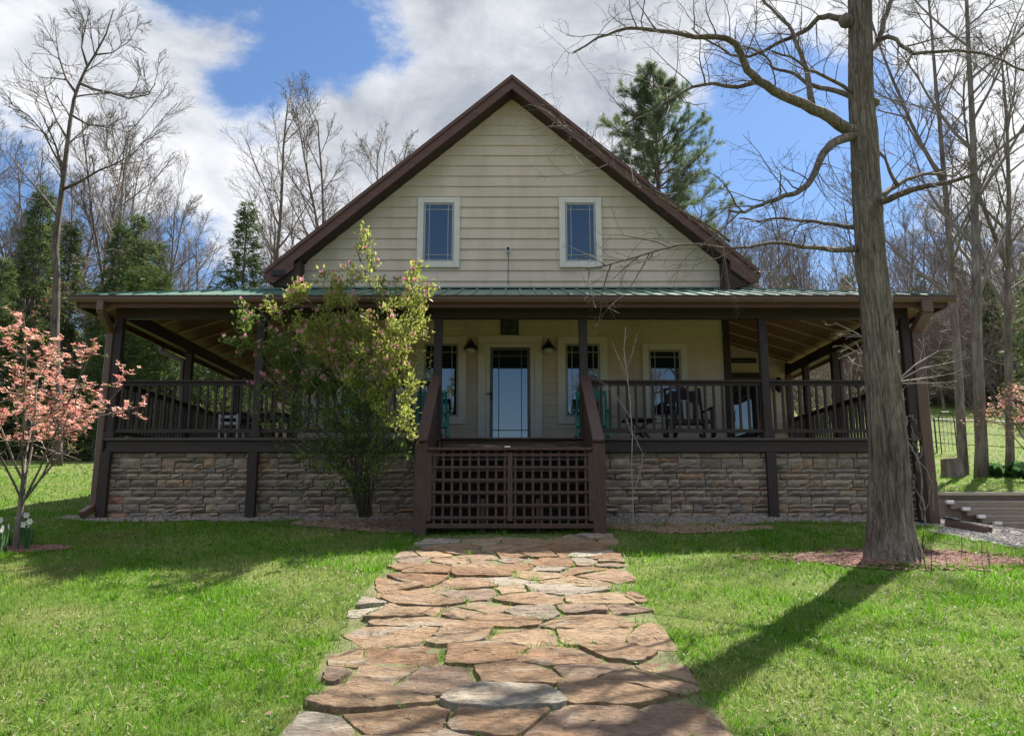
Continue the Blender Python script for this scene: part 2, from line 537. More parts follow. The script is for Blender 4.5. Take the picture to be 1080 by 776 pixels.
# ------------------------------------------------------------------ sun, sky
SUN_AZ, SUN_EL = R(38), R(50)          # azimuth from straight ahead (+Y) towards +X
sdir = Vector((math.sin(SUN_AZ) * math.cos(SUN_EL), math.cos(SUN_AZ) * math.cos(SUN_EL), math.sin(SUN_EL)))
sl = bpy.data.lights.new('sun', 'SUN')
sl.energy = 5.0
sl.angle = R(0.53)
sl.color = (1.0, 0.95, 0.86)
so = bpy.data.objects.new('sun', sl)
COL.objects.link(so)
so.location = sdir * 60
so.rotation_euler = (-sdir).to_track_quat('-Z', 'Y').to_euler()

W = bpy.data.worlds.new('World')
SC.world = W
W.use_nodes = True
nt = W.node_tree
nt.nodes.clear()
wo = nd(nt, 'ShaderNodeOutputWorld')
bg = nd(nt, 'ShaderNodeBackground')
bg.inputs[1].default_value = 0.09
sky = nd(nt, 'ShaderNodeTexSky', sky_type='NISHITA')
sky.sun_disc = False
sky.sun_elevation = SUN_EL
sky.sun_rotation = SUN_AZ
sky.altitude = 400
sky.air_density = 1.0
sky.dust_density = 0.3
sky.ozone_density = 2.2
tc = nd(nt, 'ShaderNodeTexCoord')
def pxdir(px, py):
    return at(px, py, 10).normalized()
mp = nd(nt, 'ShaderNodeMapping')
mp.inputs['Scale'].default_value = (1, 1, 1.7)
nt.links.new(tc.outputs['Generated'], mp.inputs[0])
n1 = nd(nt, 'ShaderNodeTexNoise')
n1.inputs['Scale'].default_value = 5.6
n1.inputs['Detail'].default_value = 9
n1.inputs['Roughness'].default_value = 0.66
n1.inputs['Distortion'].default_value = 0.25
nt.links.new(mp.outputs[0], n1.inputs['Vector'])
acc = n1.outputs['Fac']
def math2(op, a, b):
    n = nd(nt, 'ShaderNodeMath', operation=op)
    for s_, v in zip(n.inputs, (a, b)):
        if isinstance(v, (int, float)):
            s_.default_value = v
        else:
            nt.links.new(v, s_)
    return n.outputs[0]
def blob(px, py, rad_px):
    d = nd(nt, 'ShaderNodeVectorMath', operation='DOT_PRODUCT')
    nt.links.new(tc.outputs['Generated'], d.inputs[0])
    d.inputs[1].default_value = pxdir(px, py)
    r = nd(nt, 'ShaderNodeMapRange', interpolation_type='SMOOTHSTEP')
    r.inputs['From Min'].default_value = math.cos(math.atan(rad_px / F))
    r.inputs['From Max'].default_value = 1.0
    nt.links.new(d.outputs['Value'], r.inputs['Value'])
    return r.outputs[0]
for px, py, rad, amp in ((520, 80, 300, 0.26), (180, 100, 150, 0.26), (240, 0, 120, -0.34), (275, 120, 70, -0.22), (345, 60, 60, -0.22), (300, 190, 110, 0.16), (820, 180, 190, -0.42),
                         (730, 60, 190, 0.16), (980, 60, 190, 0.20), (40, 250, 120, -0.10), (620, 20, 200, 0.12), (1060, 180, 160, 0.1), (60, 60, 170, 0.10), (370, 20, 90, -0.16)):
    acc = math2('ADD', acc, math2('MULTIPLY', blob(px, py, rad), amp))
# clear patch of sky behind the viewer, above the wood
bd = nd(nt, 'ShaderNodeVectorMath', operation='DOT_PRODUCT')
nt.links.new(tc.outputs['Generated'], bd.inputs[0])
bd.inputs[1].default_value = Vector((0, -1, 0.36)).normalized()
br = nd(nt, 'ShaderNodeMapRange', interpolation_type='SMOOTHSTEP')
br.inputs['From Min'].default_value = math.cos(R(26))
br.inputs['From Max'].default_value = math.cos(R(8))
nt.links.new(bd.outputs['Value'], br.inputs['Value'])
acc = math2('ADD', acc, math2('MULTIPLY', br.outputs[0], -0.6))
cl = nd(nt, 'ShaderNodeMapRange', interpolation_type='SMOOTHSTEP')
cl.inputs['From Min'].default_value = 0.42
cl.inputs['From Max'].default_value = 0.66
nt.links.new(acc, cl.inputs['Value'])
# cloud brightness: white edges, grey thick middles, whiter away from the sun's side
n2 = nd(nt, 'ShaderNodeTexNoise')
n2.inputs['Scale'].default_value = 2.6
n2.inputs['Detail'].default_value = 6
nt.links.new(mp.outputs[0], n2.inputs['Vector'])
n3 = nd(nt, 'ShaderNodeTexNoise')
n3.inputs['Scale'].default_value = 6.0
n3.inputs['Detail'].default_value = 8
n3.inputs['Roughness'].default_value = 0.62
n3.inputs['Distortion'].default_value = 0.4
nt.links.new(mp.outputs[0], n3.inputs['Vector'])
thick = math2('ADD', math2('ADD', math2('ADD', math2('MULTIPLY', acc, 0.14), math2('MULTIPLY', blob(480, 40, 330), 0.16)), math2('MULTIPLY', n2.outputs['Fac'], 0.35)), math2('MULTIPLY', n3.outputs['Fac'], 0.80))
ccol = ramp(nt, thick, [(0.62, (3.85, 3.9, 4.0)), (0.75, (3.1, 3.2, 3.4)), (0.95, (1.75, 1.92, 2.2))])
# front-lit clouds behind the viewer, unseen high ones boosted to brighten the gable
sp = nd(nt, 'ShaderNodeSeparateXYZ')
nt.links.new(tc.outputs['Generated'], sp.inputs[0])
back = nd(nt, 'ShaderNodeMapRange')
back.inputs['From Min'].default_value = 0.35
back.inputs['From Max'].default_value = -0.35
back.inputs['To Min'].default_value = 0.0
back.inputs['To Max'].default_value = 3.3
nt.links.new(sp.outputs['Y'], back.inputs['Value'])
vm = nd(nt, 'ShaderNodeVectorMath', operation='SCALE')
nt.links.new(ccol, vm.inputs[0])
high = nd(nt, 'ShaderNodeMapRange', interpolation_type='SMOOTHSTEP')
high.inputs['From Min'].default_value = 0.42
high.inputs['From Max'].default_value = 0.78
high.inputs['To Min'].default_value = 0.0
high.inputs['To Max'].default_value = 1.0
nt.links.new(sp.outputs['Z'], high.inputs['Value'])
gain = math2('ADD', 1.0, math2('MULTIPLY', high.outputs[0], back.outputs[0]))
nt.links.new(gain, vm.inputs['Scale'])
blue = mixc(nt, 1.0, sky.outputs[0], (0.44, 0.51, 0.58), 'MULTIPLY')
mixed = mixc(nt, cl.outputs[0], blue, vm.outputs[0])
nt.links.new(mixed, bg.inputs[0])
nt.links.new(bg.outputs[0], wo.inputs[0])

SC.view_settings.view_transform = 'Standard'
SC.view_settings.look = 'None'
SC.view_settings.exposure = 1.55
SC.view_settings.gamma = 1
SC.view_settings.use_curve_mapping = False
SC.render.engine = 'CYCLES'
SC.cycles.use_denoising = True
SC.cycles.max_bounces = 6
SC.cycles.diffuse_bounces = 4
SC.cycles.transparent_max_bounces = 8
# ------------------------------------------------------------------ ground sheet
def axis(segs):
    out = []
    for a, b, st in segs:
        out += list(np.arange(a, b - 1e-6, st))
    return np.array(out + [segs[-1][1]])
gx = axis([(-600, -100, 50), (-100, -40, 6), (-40, -12, 1.0), (-12, 14, 0.22), (14, 40, 1.0), (40, 100, 6), (100, 600, 50)])
gy = axis([(-500, -120, 40), (-120, -20, 10), (-20, 0, 1.0), (0, 17.1, 0.22), (17.1, 17.5, 0.08), (17.5, 30, 0.4), (30, 60, 1.0), (60, 120, 4), (120, 600, 40)])
XX, YY = np.meshgrid(gx, gy)
ZZ = G(XX, YY)
V = np.stack([XX, YY, ZZ], -1).reshape(-1, 3)
nx, ny = len(gx), len(gy)
ii = (np.arange(ny - 1)[:, None] * nx + np.arange(nx - 1)[None, :]).ravel()
Fq = np.stack([ii, ii + 1, ii + nx + 1, ii + nx], -1)
me = bpy.data.meshes.new('ground')
me.from_pydata(V.tolist(), [], Fq.tolist())
fa = me.attributes.new('forest', 'FLOAT', 'POINT')
nz = 2.5 * np.sin(XX * 0.35) + 1.5 * np.sin(XX * 0.9 + YY * 0.5)
forest = np.where(XX < 0, sst(YY + nz * 0.5, 30, 33), sst(YY + nz, 52, 66))
forest = np.maximum(forest, sst(-YY, 25, 32))
fa.data.foreach_set('value', forest.ravel().astype(np.float32))
me.polygons.foreach_set('use_smooth', [True] * len(Fq))
tag(link_mesh('ground', me, M['ground']), 'sloping green lawn rising around the house to the woods', None, None, 'structure')

def sheet(name, outline, mat, dz, label, kind, res=0.2):
    """a thin sheet on the ground, bounded by a polygon in x, y"""
    P = np.array(outline)
    x0, y0 = P.min(0); x1, y1 = P.max(0)
    c = P.mean(0)
    mb = MB()
    rings = 7
    n = len(P)
    for k in range(rings):
        t0 = k / rings; t1 = (k + 1) / rings
        for i in range(n):
            a, b = P[i], P[(i + 1) % n]
            q = [c + (a - c) * t0, c + (a - c) * t1, c + (b - c) * t1, c + (b - c) * t0]
            if k == 0:
                q = q[1:3] + [c]
                q = [q[2], q[0], q[1]]
            mb.poly([(p[0], p[1], g(p[0], p[1]) + dz) for p in q])
    return tag(mb.build(name, mat), label, None, None, kind)

def inpoly(x, y, P):
    x = np.asarray(x); y = np.asarray(y)
    r = np.zeros(x.shape, dtype=bool)
    n = len(P)
    for i in range(n):
        (xa, ya), (xb, yb) = P[i], P[(i + 1) % n]
        c = ((ya > y) != (yb > y)) & (x < (xb - xa) * (y - ya) / (yb - ya + 1e-12) + xa)
        r ^= c
    return r

def wobble(cx, cy, rx, ry, n=40, amp=0.12, seed=1):
    r_ = random.Random(seed)
    ph = [r_.uniform(0, 6.28) for _ in range(4)]
    out = []
    for i in range(n):
        a = 2 * math.pi * i / n
        k = 1 + amp * (math.sin(2 * a + ph[0]) + 0.7 * math.sin(3 * a + ph[1]) + 0.5 * math.sin(5 * a + ph[2]))
        out.append((cx + rx * k * math.cos(a), cy + ry * k * math.sin(a)))
    return out

TREE = ground(941, 588)                        # foot of the big tree
DOG = ground(16, 580)                          # foot of the dogwood
MAG = Vector((at(392, 545, 12.9).x, 12.9, g(at(392, 545, 12.9).x, 12.9)))
mulch_tree = wobble(TREE.x + 0.15, TREE.y - 0.02, 1.35, 0.52, seed=3, amp=0.10)
mulch_dog = wobble(DOG.x - 0.1, DOG.y + 0.0, 0.72, 0.34, seed=4)
dirt_bed = wobble(MAG.x + 0.25, 13.2, 1.6, 0.6, seed=5, amp=0.06)
dirt_bed2 = wobble(2.7, 12.95, 1.4, 0.5, seed=8, amp=0.07)
sheet('mulch', mulch_tree, M['mulch'], 0.012, 'reddish wood mulch round the big tree', 'stuff')
sheet('mulch', mulch_dog, M['mulch'], 0.012, 'reddish wood mulch round the pink dogwood', 'stuff')
sheet('soil', dirt_bed, M['dirtbed'], 0.012, 'leaf littered soil under the magnolia shrub', 'stuff')
sheet('soil', dirt_bed2, M['dirtbed'], 0.010, 'bare leaf littered soil before the stone wall', 'stuff')
# gravel strip at the foot of the stone wall, and the gravel path on the right
strip = [(-7.9, 13.85), (-7.3, 13.66), (-6.6, 13.72), (-6.0, 13.62), (-5.2, 13.7), (-4.5, 13.62), (-3.7, 13.55), (-3, 13.5), (-1.4, 13.5), (-1.4, 14.3), (-7.9, 14.3)]
strip2 = [(1.4, 13.4), (2.2, 13.3), (3, 13.42), (3.8, 13.4), (4.6, 13.5), (5.4, 13.44), (6.2, 13.52), (7.0, 13.45), (7.7, 13.4), (7.7, 14.3), (1.4, 14.3)]
grav = [(7.35, 13.6)] + [(p.x, p.y) for p in (ground(984, 561), ground(1008, 566), ground(1034, 571), ground(1062, 576), ground(1090, 578))] + [(14, 11.9), (16, 13), (16, 17.26), (12, 17.26), (9, 17.26), (7.35, 17.26)]
print('grav', grav)
def strip_sheet(name, P, dz, mat, label):
    P_ = np.array(P)
    xs = np.arange(P_[:, 0].min(), P_[:, 0].max(), 0.25); ys = np.arange(P_[:, 1].min(), P_[:, 1].max(), 0.2)
    mb = MB()
    for x in xs:
        for y in ys:
            if inpoly(x + 0.12, y + 0.1, P):
                mb.poly([(px, min(py, WALL_Y - 0.1), g(px, min(py, WALL_Y - 0.1)) + dz) for px, py in ((x, y), (x + 0.25, y), (x + 0.25, y + 0.2), (x, y + 0.2))])
    return tag(mb.build(name, mat), label, None, None, 'structure')
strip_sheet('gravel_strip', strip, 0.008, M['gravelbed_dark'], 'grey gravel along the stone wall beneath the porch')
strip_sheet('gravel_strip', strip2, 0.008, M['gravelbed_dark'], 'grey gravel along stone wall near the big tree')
strip_sheet('gravel_path', grav, 0.008, M['gravelbed'], 'pale gravel path beside the timber retaining wall')

def pebbles(polys, n, name, mat, label, size=(0.012, 0.03), flat=0.6, dz=0.01):
    P = []
    for poly, k in zip(polys, n):
        A = np.array(poly)
        lo, hi = A.min(0), A.max(0)
        c = 0
        while c < k:
            x = NP.uniform(lo[0], hi[0], k * 2); y = NP.uniform(lo[1], hi[1], k * 2)
            ok = inpoly(x, y, poly)
            q = np.stack([x[ok], y[ok]], -1)[:k - c]
            P.append(q); c += len(q)
    P = np.concatenate(P)
    N = len(P)
    z = G(P[:, 0], np.minimum(P[:, 1], WALL_Y - 0.1)) + dz
    s = NP.uniform(size[0], size[1], N)
    a = NP.uniform(0, 6.28, N)
    u = np.stack([np.cos(a), np.sin(a), NP.uniform(-.3, .3, N)], -1) * s[:, None]
    v = np.stack([-np.sin(a), np.cos(a), NP.uniform(-.3, .3, N)], -1) * (s * NP.uniform(.5, .95, N))[:, None]
    w = np.stack([NP.uniform(-.3, .3, N), NP.uniform(-.3, .3, N), np.ones(N)], -1) * (s * flat)[:, None]
    c = np.stack([P[:, 0], P[:, 1], z], -1)
    T = []
    for p, q in ((u, v), (v, -u), (-u, -v), (-v, u)):
        T.append(np.stack([c + p, c + q, c + w], 1))
    V = np.concatenate(T, 1).reshape(-1, 3)
    t = np.repeat(NP.random(N), 4)
    return tag(np_mesh(name, V, 3, mat, tint=t), label, None, None, 'stuff')
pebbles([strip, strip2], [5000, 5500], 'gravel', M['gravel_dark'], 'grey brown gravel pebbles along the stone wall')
pebbles([grav], [16000], 'gravel', M['gravel'], 'pale grey and white gravel pebbles of the side path')
spill = wobble(TREE.x + 0.15, TREE.y - 0.1, 1.75, 0.75, seed=13, amp=0.14)
pebbles([mulch_tree, mulch_dog, spill], [5200, 1700, 1300], 'mulch_chips', M['chips'], 'reddish chips of wood mulch', (0.02, 0.055), 0.3, 0.015)
pebbles([dirt_bed, dirt_bed2], [3800, 3200], 'dead_leaves', M['litter'], 'dry brown leaves on the soil', (0.02, 0.06), 0.4, 0.012)

# ------------------------------------------------------------------ stone path
edgeL = [(440, 573), (405, 600), (375, 640), (345, 690), (322, 745), (308, 776)]
edgeR = [(655, 578), (662, 600), (682, 640), (712, 690), (750, 745), (772, 776)]
EL = [ground(*p) for p in edgeL]; ER = [ground(*p) for p in edgeR]
yl = [p.y for p in EL][::-1]; xl = [p.x for p in EL][::-1]
yr = [p.y for p in ER][::-1]; xr = [p.x for p in ER][::-1]
PATH_Y0, PATH_Y1 = 1.6, 12.05
def pathx(y):
    y = np.asarray(y, dtype=float)
    return np.interp(y, yl, xl), np.interp(y, yr, xr)
print('path', [(round(p.x, 2), round(p.y, 2)) for p in EL], [(round(p.x, 2), round(p.y, 2)) for p in ER])
prs = random.Random(29)
ASP = 1.35
seeds, wts = [], []
y = PATH_Y0 - 0.9
while y < PATH_Y1 + 1.0:
    near = max(0.0, min(1.0, (8.5 - y) / 4.5))
    rh = prs.choice([0.30, 0.38, 0.47]) * (1 + 0.52 * near)
    a, b = pathx(y)
    wdt = prs.choice([0.46, 0.58, 0.74]) * (1 + 0.36 * near)
    x = float(a) - 1.6 + prs.uniform(0, 0.6)
    while x < float(b) + 1.6:
        w_ = wdt * prs.uniform(0.55, 1.5)
        seeds.append((x + w_ / 2, (y + rh / 2 + prs.uniform(-0.17, 0.17)) * ASP))
        wts.append(prs.choice([0, 0, 0.03, 0.08, 0.13]) * w_)
        x += w_
    y += rh
seeds = np.array(seeds); wts = np.array(wts)
sa, sb = pathx(seeds[:, 1] / ASP)
kept = (seeds[:, 0] > sa - 0.16) & (seeds[:, 0] < sb + 0.16) & (seeds[:, 1] / ASP > PATH_Y0) & (seeds[:, 1] / ASP < PATH_Y1)
def clip(poly, nx_, ny_, d):
    out = []
    for i in range(len(poly)):
        p, q = poly[i], poly[(i + 1) % len(poly)]
        sp_, sq = p[0] * nx_ + p[1] * ny_ - d, q[0] * nx_ + q[1] * ny_ - d
        if sp_ <= 0:
            out.append(p)
        if sp_ * sq < 0:
            t = sp_ / (sp_ - sq)
            out.append((p[0] + (q[0] - p[0]) * t, p[1] + (q[1] - p[1]) * t))
    return out
mbs = MB()
nst = 0
for i in np.nonzero(kept)[0]:
    s = seeds[i]
    poly = [(s[0] - 2, s[1] - 2), (s[0] + 2, s[1] - 2), (s[0] + 2, s[1] + 2), (s[0] - 2, s[1] + 2)]
    for j in np.argsort(((seeds - s) ** 2).sum(1))[1:40]:
        d = seeds[j] - s
        L = math.hypot(*d)
        nx_, ny_ = d / L
        off_ = (L * L + wts[i] - wts[j]) / (2 * L)
        gap = prs.uniform(0.002, 0.024) if kept[j] else prs.uniform(0.0, 0.06)
        poly = clip(poly, nx_, ny_, s[0] * nx_ + s[1] * ny_ + off_ - gap)
    ya_ = s[1] / ASP
    for sg in (-1, 1):                      # the ragged edges of the path
        e0 = pathx(ya_ - 0.3)[0 if sg < 0 else 1]; e1 = pathx(ya_ + 0.3)[0 if sg < 0 else 1]
        sl_ = (float(e1) - float(e0)) / (0.6 * ASP) + prs.uniform(-0.16, 0.16)
        e_ = (float(e0) + float(e1)) / 2 + sg * prs.uniform(-0.06, 0.07)
        poly = clip(poly, sg, -sg * sl_, sg * e_ - sg * sl_ * s[1])
    if len(poly) < 3:
        continue
    ar_ = abs(sum(p[0] * q[1] - q[0] * p[1] for p, q in zip(poly, poly[1:] + poly[:1]))) / 2
    if ar_ < 0.03:
        continue
    P = [(p[0], p[1] / ASP) for p in poly]
    # rough outline: cut corners, subdivide, jitter
    Q = []
    n = len(P)
    for k in range(n):
        a, b = np.array(P[k]), np.array(P[(k + 1) % n])
        L = np.hypot(*(b - a))
        c = min(0.22, 0.028 / max(L, 1e-3) * prs.uniform(0.3, 2.2))
        m = max(2, int(L / 0.07))
        for q in range(m + 1):
            t = c + (1 - 2 * c) * q / m
            p = a + (b - a) * t
            Q.append(p)
    Q = np.array(Q)
    cen = Q.mean(0)
    off = prs.uniform(0, 100)
    for k in range(len(Q)):
        v_ = mnoise.noise(Vector((Q[k][0] * 4, Q[k][1] * 4, off))) * 0.034 + mnoise.noise(Vector((Q[k][0] * 19, Q[k][1] * 19, off))) * 0.020 - 0.004
        d = Q[k] - cen
        Q[k] = Q[k] + d / max(1e-6, np.hypot(*d)) * v_
    tilt = (prs.uniform(-0.022, 0.022), prs.uniform(-0.022, 0.022))
    hz = prs.uniform(0.012, 0.034)
    def top(p, h):
        z = g(*p) + hz + h + (p[0] - cen[0]) * tilt[0] + (p[1] - cen[1]) * tilt[1]
        z += mnoise.noise(Vector((p[0] * 3.2, p[1] * 4.2, off))) * 0.014 + mnoise.noise(Vector((p[0] * 9, p[1] * 13, off))) * 0.006
        lay = mnoise.noise(Vector((p[0] * 1.7, p[1] * 2.6, off + 7)))
        z += 0.011 * (1 if lay > 0.08 else 0) + 0.009 * (1 if lay > 0.3 else 0)
        return z
    mbs.cur = prs.random() * 0.85 if prs.random() < 0.82 else prs.uniform(0.84, 1.0)
    nq = len(Q)
    n0 = len(mbs.v)
    fr = (1.0, 0.99, 0.95, 0.85, 0.72, 0.58, 0.44, 0.30, 0.15)
    for k in range(nq):
        mbs.v.append((Q[k][0], Q[k][1], g(*Q[k]) - 0.05))
    for fi, f_ in enumerate(fr):
        for k in range(nq):
            p = cen + (Q[k] - cen) * f_
            mbs.v.append((p[0], p[1], top(p, (-0.005, 0.0, 0, 0, 0, 0, 0, 0, 0)[fi])))
    cz = len(mbs.v)
    mbs.v.append((cen[0], cen[1], top(cen, 0)))
    for r_ in range(len(fr)):
        for k in range(nq):
            a = n0 + r_ * nq + k; b = n0 + r_ * nq + (k + 1) % nq
            mbs.face([a, b, b + nq, a + nq])
    for k in range(nq):
        a = n0 + len(fr) * nq + k; b = n0 + len(fr) * nq + (k + 1) % nq
        mbs.face([a, b, cz])
    nst += 1
print('flagstones', nst)
tag(mbs.build('path', M['flag'], tint=True), 'path of irregular rusty brown flagstones up to the porch steps', None, None, 'structure')
ys = np.arange(PATH_Y0, PATH_Y1 + 0.3, 0.25)
mb = MB()
for k in range(len(ys) - 1):
    a0, b0 = pathx(ys[k]); a1, b1 = pathx(ys[k + 1])
    for q in range(8):
        t0, t1 = q / 8, (q + 1) / 8
        w0 = (float(a0) + (b0 - a0) * t0, float(a0) + (b0 - a0) * t1); w1 = (float(a1) + (b1 - a1) * t0, float(a1) + (b1 - a1) * t1)
        mb.poly([(w0[0], ys[k], g(w0[0], ys[k]) + 0.006), (w0[1], ys[k], g(w0[1], ys[k]) + 0.006), (w1[1], ys[k + 1], g(w1[1], ys[k + 1]) + 0.006), (w1[0], ys[k + 1], g(w1[0], ys[k + 1]) + 0.006)])
tag(mb.build('path_bed', M['soil']), 'mossy soil in the joints between flagstones', None, None, 'structure')

# ------------------------------------------------------------------ grass
def stone_gap(x, y):
    """True where a blade may grow: outside the stones"""
    a, b = pathx(y)
    near = (x > a - 0.7) & (x < b + 0.7) & (y > PATH_Y0 - .3) & (y < PATH_Y1 + 0.3)
    ok = np.ones(len(x), dtype=bool)
    idx = np.nonzero(near)[0]
    for s0 in range(0, len(idx), 4000):
        I = idx[s0:s0 + 4000]
        d = (x[I][:, None] - seeds[None, :, 0]) ** 2 + (y[I][:, None] * ASP - seeds[None, :, 1]) ** 2 - wts[None, :]
        o = np.argsort(d, 1)[:, :2]
        d1 = np.take_along_axis(d, o[:, :1], 1)[:, 0]; d2 = np.take_along_axis(d, o[:, 1:], 1)[:, 0]
        sep = np.hypot(*(seeds[o[:, 0]] - seeds[o[:, 1]]).T)
        on = kept[o[:, 0]] & ((d2 - d1) / (2 * sep) > 0.016) & (x[I] > a[I] - 0.02) & (x[I] < b[I] + 0.02)
        on |= (x[I] > a[I] + 0.05) & (x[I] < b[I] - 0.05) & (NP.random(len(I)) < 0.45)
        ok[I[on]] = False
    return ok

def lawn_points(n, y0, y1, margin, xmax=None):
    y = NP.uniform(y0, y1, n)
    half = 0.70 * y + margin
    x = NP.uniform(-1, 1, n) * half
    return x, y
def keep_lawn(x, y):
    k = stone_gap(x, y)
    k &= ~((np.abs(x) < 7.6) & (y > 13.75))
    for P, p_ in ((mulch_tree, 0.13), (mulch_dog, 0.10), (dirt_bed, 0.10), (dirt_bed2, 0.5), (strip, 0.06), (strip2, 0.08), (grav, 0.012)):
        k &= ~(inpoly(x, y, P) & (NP.random(len(x)) > p_))
    k &= ~((x > 7.4) & (np.abs(y - WALL_Y) < 0.35))
    # thinner, patchy turf
    f = np.sin(x * 1.7 + 1.1 * np.sin(y * 1.3)) * np.sin(y * 2.1 + x * 0.7) + 0.6 * np.sin(x * 4.3 + y * 3.1)
    k &= NP.random(len(x)) < np.clip(0.86 + 0.22 * f + np.where(x < 0, 0.1, 0), 0.35, 1)
    return k
BX, BY, BH, BW = [], [], [], []
for n, y0, y1, h, wd, marg in ((200000, 2.2, 5.5, 0.050, 0.0048, 2.8), (180000, 5.5, 9.0, 0.052, 0.007, 2.8), (110000, 9.0, 14.3, 0.058, 0.011, 1.5),
                               (70000, 14.3, 24, 0.06, 0.02, 2), (45000, 24, 52, 0.07, 0.042, 3)):
    x, y = lawn_points(n, y0, y1, marg)
    k = keep_lawn(x, y)
    if y1 > 30:
        k &= ~((x < 0) & (y > 31))
    x, y = x[k], y[k]
    BX.append(x); BY.append(y)
    cl = 0.75 + 0.5 * (np.sin(x * 2.3 + 1.7 * np.sin(y * 1.9)) * np.sin(y * 2.7) * 0.5 + 0.5)
    BH.append(h * cl * NP.uniform(0.55, 1.5, len(x))); BW.append(wd * NP.uniform(0.7, 1.4, len(x)))
x = np.concatenate(BX); y = np.concatenate(BY); h = np.concatenate(BH); wd = np.concatenate(BW)
N = len(x)
z = G(x, y) - 0.004
a = NP.uniform(0, 6.283, N); lean = NP.uniform(0.1, 0.9, N); la = NP.uniform(0, 6.283, N)
sx, sy = np.cos(a) * wd / 2, np.sin(a) * wd / 2
tx, ty = np.cos(la) * h * lean, np.sin(la) * h * lean
V = np.stack([np.stack([x - sx, y - sy, z], -1), np.stack([x + sx, y + sy, z], -1),
              np.stack([x + tx, y + ty, z + h * np.sqrt(np.maximum(0.15, 1 - lean ** 2 * 0.8))], -1)], 1).reshape(-1, 3)
# taller tufts
tn = 5200
tx0, ty0 = lawn_points(tn, 2.4, 15, 1.4)
k = keep_lawn(tx0, ty0) & (np.sin(tx0 * 1.1 + 2 * np.sin(ty0 * 0.8)) * np.sin(ty0 * 1.4 + 0.5) > -0.25)
tx0, ty0 = tx0[k], ty0[k]
nb = 16
cx_ = np.repeat(tx0, nb); cy_ = np.repeat(ty0, nb)
th_ = np.repeat(NP.uniform(0.05, 0.125, len(tx0)), nb) * NP.uniform(0.55, 1.15, len(cx_))
rr_ = NP.normal(0, 0.028, (2, len(cx_)))
bx_, by_ = cx_ + rr_[0], cy_ + rr_[1]
a2 = NP.uniform(0, 6.283, len(bx_)); w2 = (0.0035 + 0.00075 * by_) * NP.uniform(0.8, 1.4, len(bx_))
z2 = G(bx_, by_) - 0.004
ox, oy = rr_[0] * 1.4 + NP.normal(0, 0.02, len(bx_)), rr_[1] * 1.4 + NP.normal(0, 0.02, len(bx_))
V2 = np.stack([np.stack([bx_ - np.cos(a2) * w2 / 2, by_ - np.sin(a2) * w2 / 2, z2], -1), np.stack([bx_ + np.cos(a2) * w2 / 2, by_ + np.sin(a2) * w2 / 2, z2], -1),
               np.stack([bx_ + ox, by_ + oy, z2 + th_], -1)], 1).reshape(-1, 3)
V = np.concatenate([V, V2]); N += len(bx_)
# straw-coloured dead blades lying among the green
dn = 42000
dx_, dy_ = lawn_points(dn, 2.2, 14, 1.6)
k = keep_lawn(dx_, dy_) & (NP.random(dn) < np.clip(0.45 + 0.5 * np.sin(dx_ * 0.9 + 1.3 * np.sin(dy_ * 0.7)) * np.sin(dy_ * 1.2 + 1) + np.where(dx_ > 1.5, 0.2, 0), 0.08, 1))
dx_, dy_ = dx_[k], dy_[k]
n_ = len(dx_)
a2 = NP.uniform(0, 6.283, n_); L2 = NP.uniform(0.03, 0.075, n_); w2 = (0.003 + 0.0007 * dy_)
z2 = G(dx_, dy_) + NP.uniform(0.012, 0.035, n_)
ex_, ey_ = np.cos(a2), np.sin(a2)
tag(np_mesh('dry_grass', np.stack([np.stack([dx_ - ey_ * w2 / 2, dy_ + ex_ * w2 / 2, z2], -1), np.stack([dx_ + ey_ * w2 / 2, dy_ - ex_ * w2 / 2, z2], -1), np.stack([dx_ + ex_ * L2, dy_ + ey_ * L2, z2 + NP.uniform(0, 0.03, n_)], -1)], 1).reshape(-1, 3), 3, M['dry'], tint=tint_of(n_)),
    'straw-coloured dead grass among the green lawn', None, None, 'stuff')
# little broad-leaved weeds and a few dry leaves on the lawn
wn = 2600
wx, wy = lawn_points(wn, 2.6, 14, 1.2)
k = keep_lawn(wx, wy)
wx, wy = wx[k], wy[k]
P_ = np.stack([np.repeat(wx, 5), np.repeat(wy, 5), np.repeat(G(wx, wy), 5) + 0.02], -1)
a3 = NP.uniform(0, 6.283, len(P_)); L3 = NP.uniform(0.02, 0.045, len(P_))
u3 = np.stack([np.cos(a3) * L3, np.sin(a3) * L3, NP.uniform(0.1, 0.9, len(P_)) * L3], -1); s3 = np.stack([-np.sin(a3) * L3 * .35, np.cos(a3) * L3 * .35, 0 * L3], -1)
tag(np_mesh('weeds', np.stack([P_, P_ + u3 * .6 + s3, P_ + u3 * 1.1, P_ + u3 * .6 - s3], 1).reshape(-1, 3), 4, M['weed'], tint=tint_of(len(P_))), 'small broad-leaved weeds among the lawn grass', None, None, 'stuff')
lx, ly = lawn_points(750, 2.6, 14, 1.2)
k = (np.abs(lx) > 0) & ~((np.abs(lx) < 7.6) & (ly > 13.75)); lx, ly = lx[k], ly[k]
P_ = np.stack([lx, ly, G(lx, ly) + 0.035], -1); a3 = NP.uniform(0, 6.283, len(P_)); L3 = NP.uniform(0.012, 0.05, len(P_)) * NP.uniform(0.6, 1.2, len(P_))
u3 = np.stack([np.cos(a3) * L3, np.sin(a3) * L3, NP.uniform(-.2, .4, len(P_)) * L3], -1); s3 = np.stack([-np.sin(a3) * L3 * .35, np.cos(a3) * L3 * .35, NP.uniform(-.2, .2, len(P_)) * L3], -1)
tag(np_mesh('fallen_leaves', np.stack([P_, P_ + u3 * .6 + s3, P_ + u3 * 1.1, P_ + u3 * .6 - s3], 1).reshape(-1, 3), 4, M['litter'], tint=tint_of(len(P_))), 'scattered dry brown leaves on the lawn and path', None, None, 'stuff')
print('blades', N)
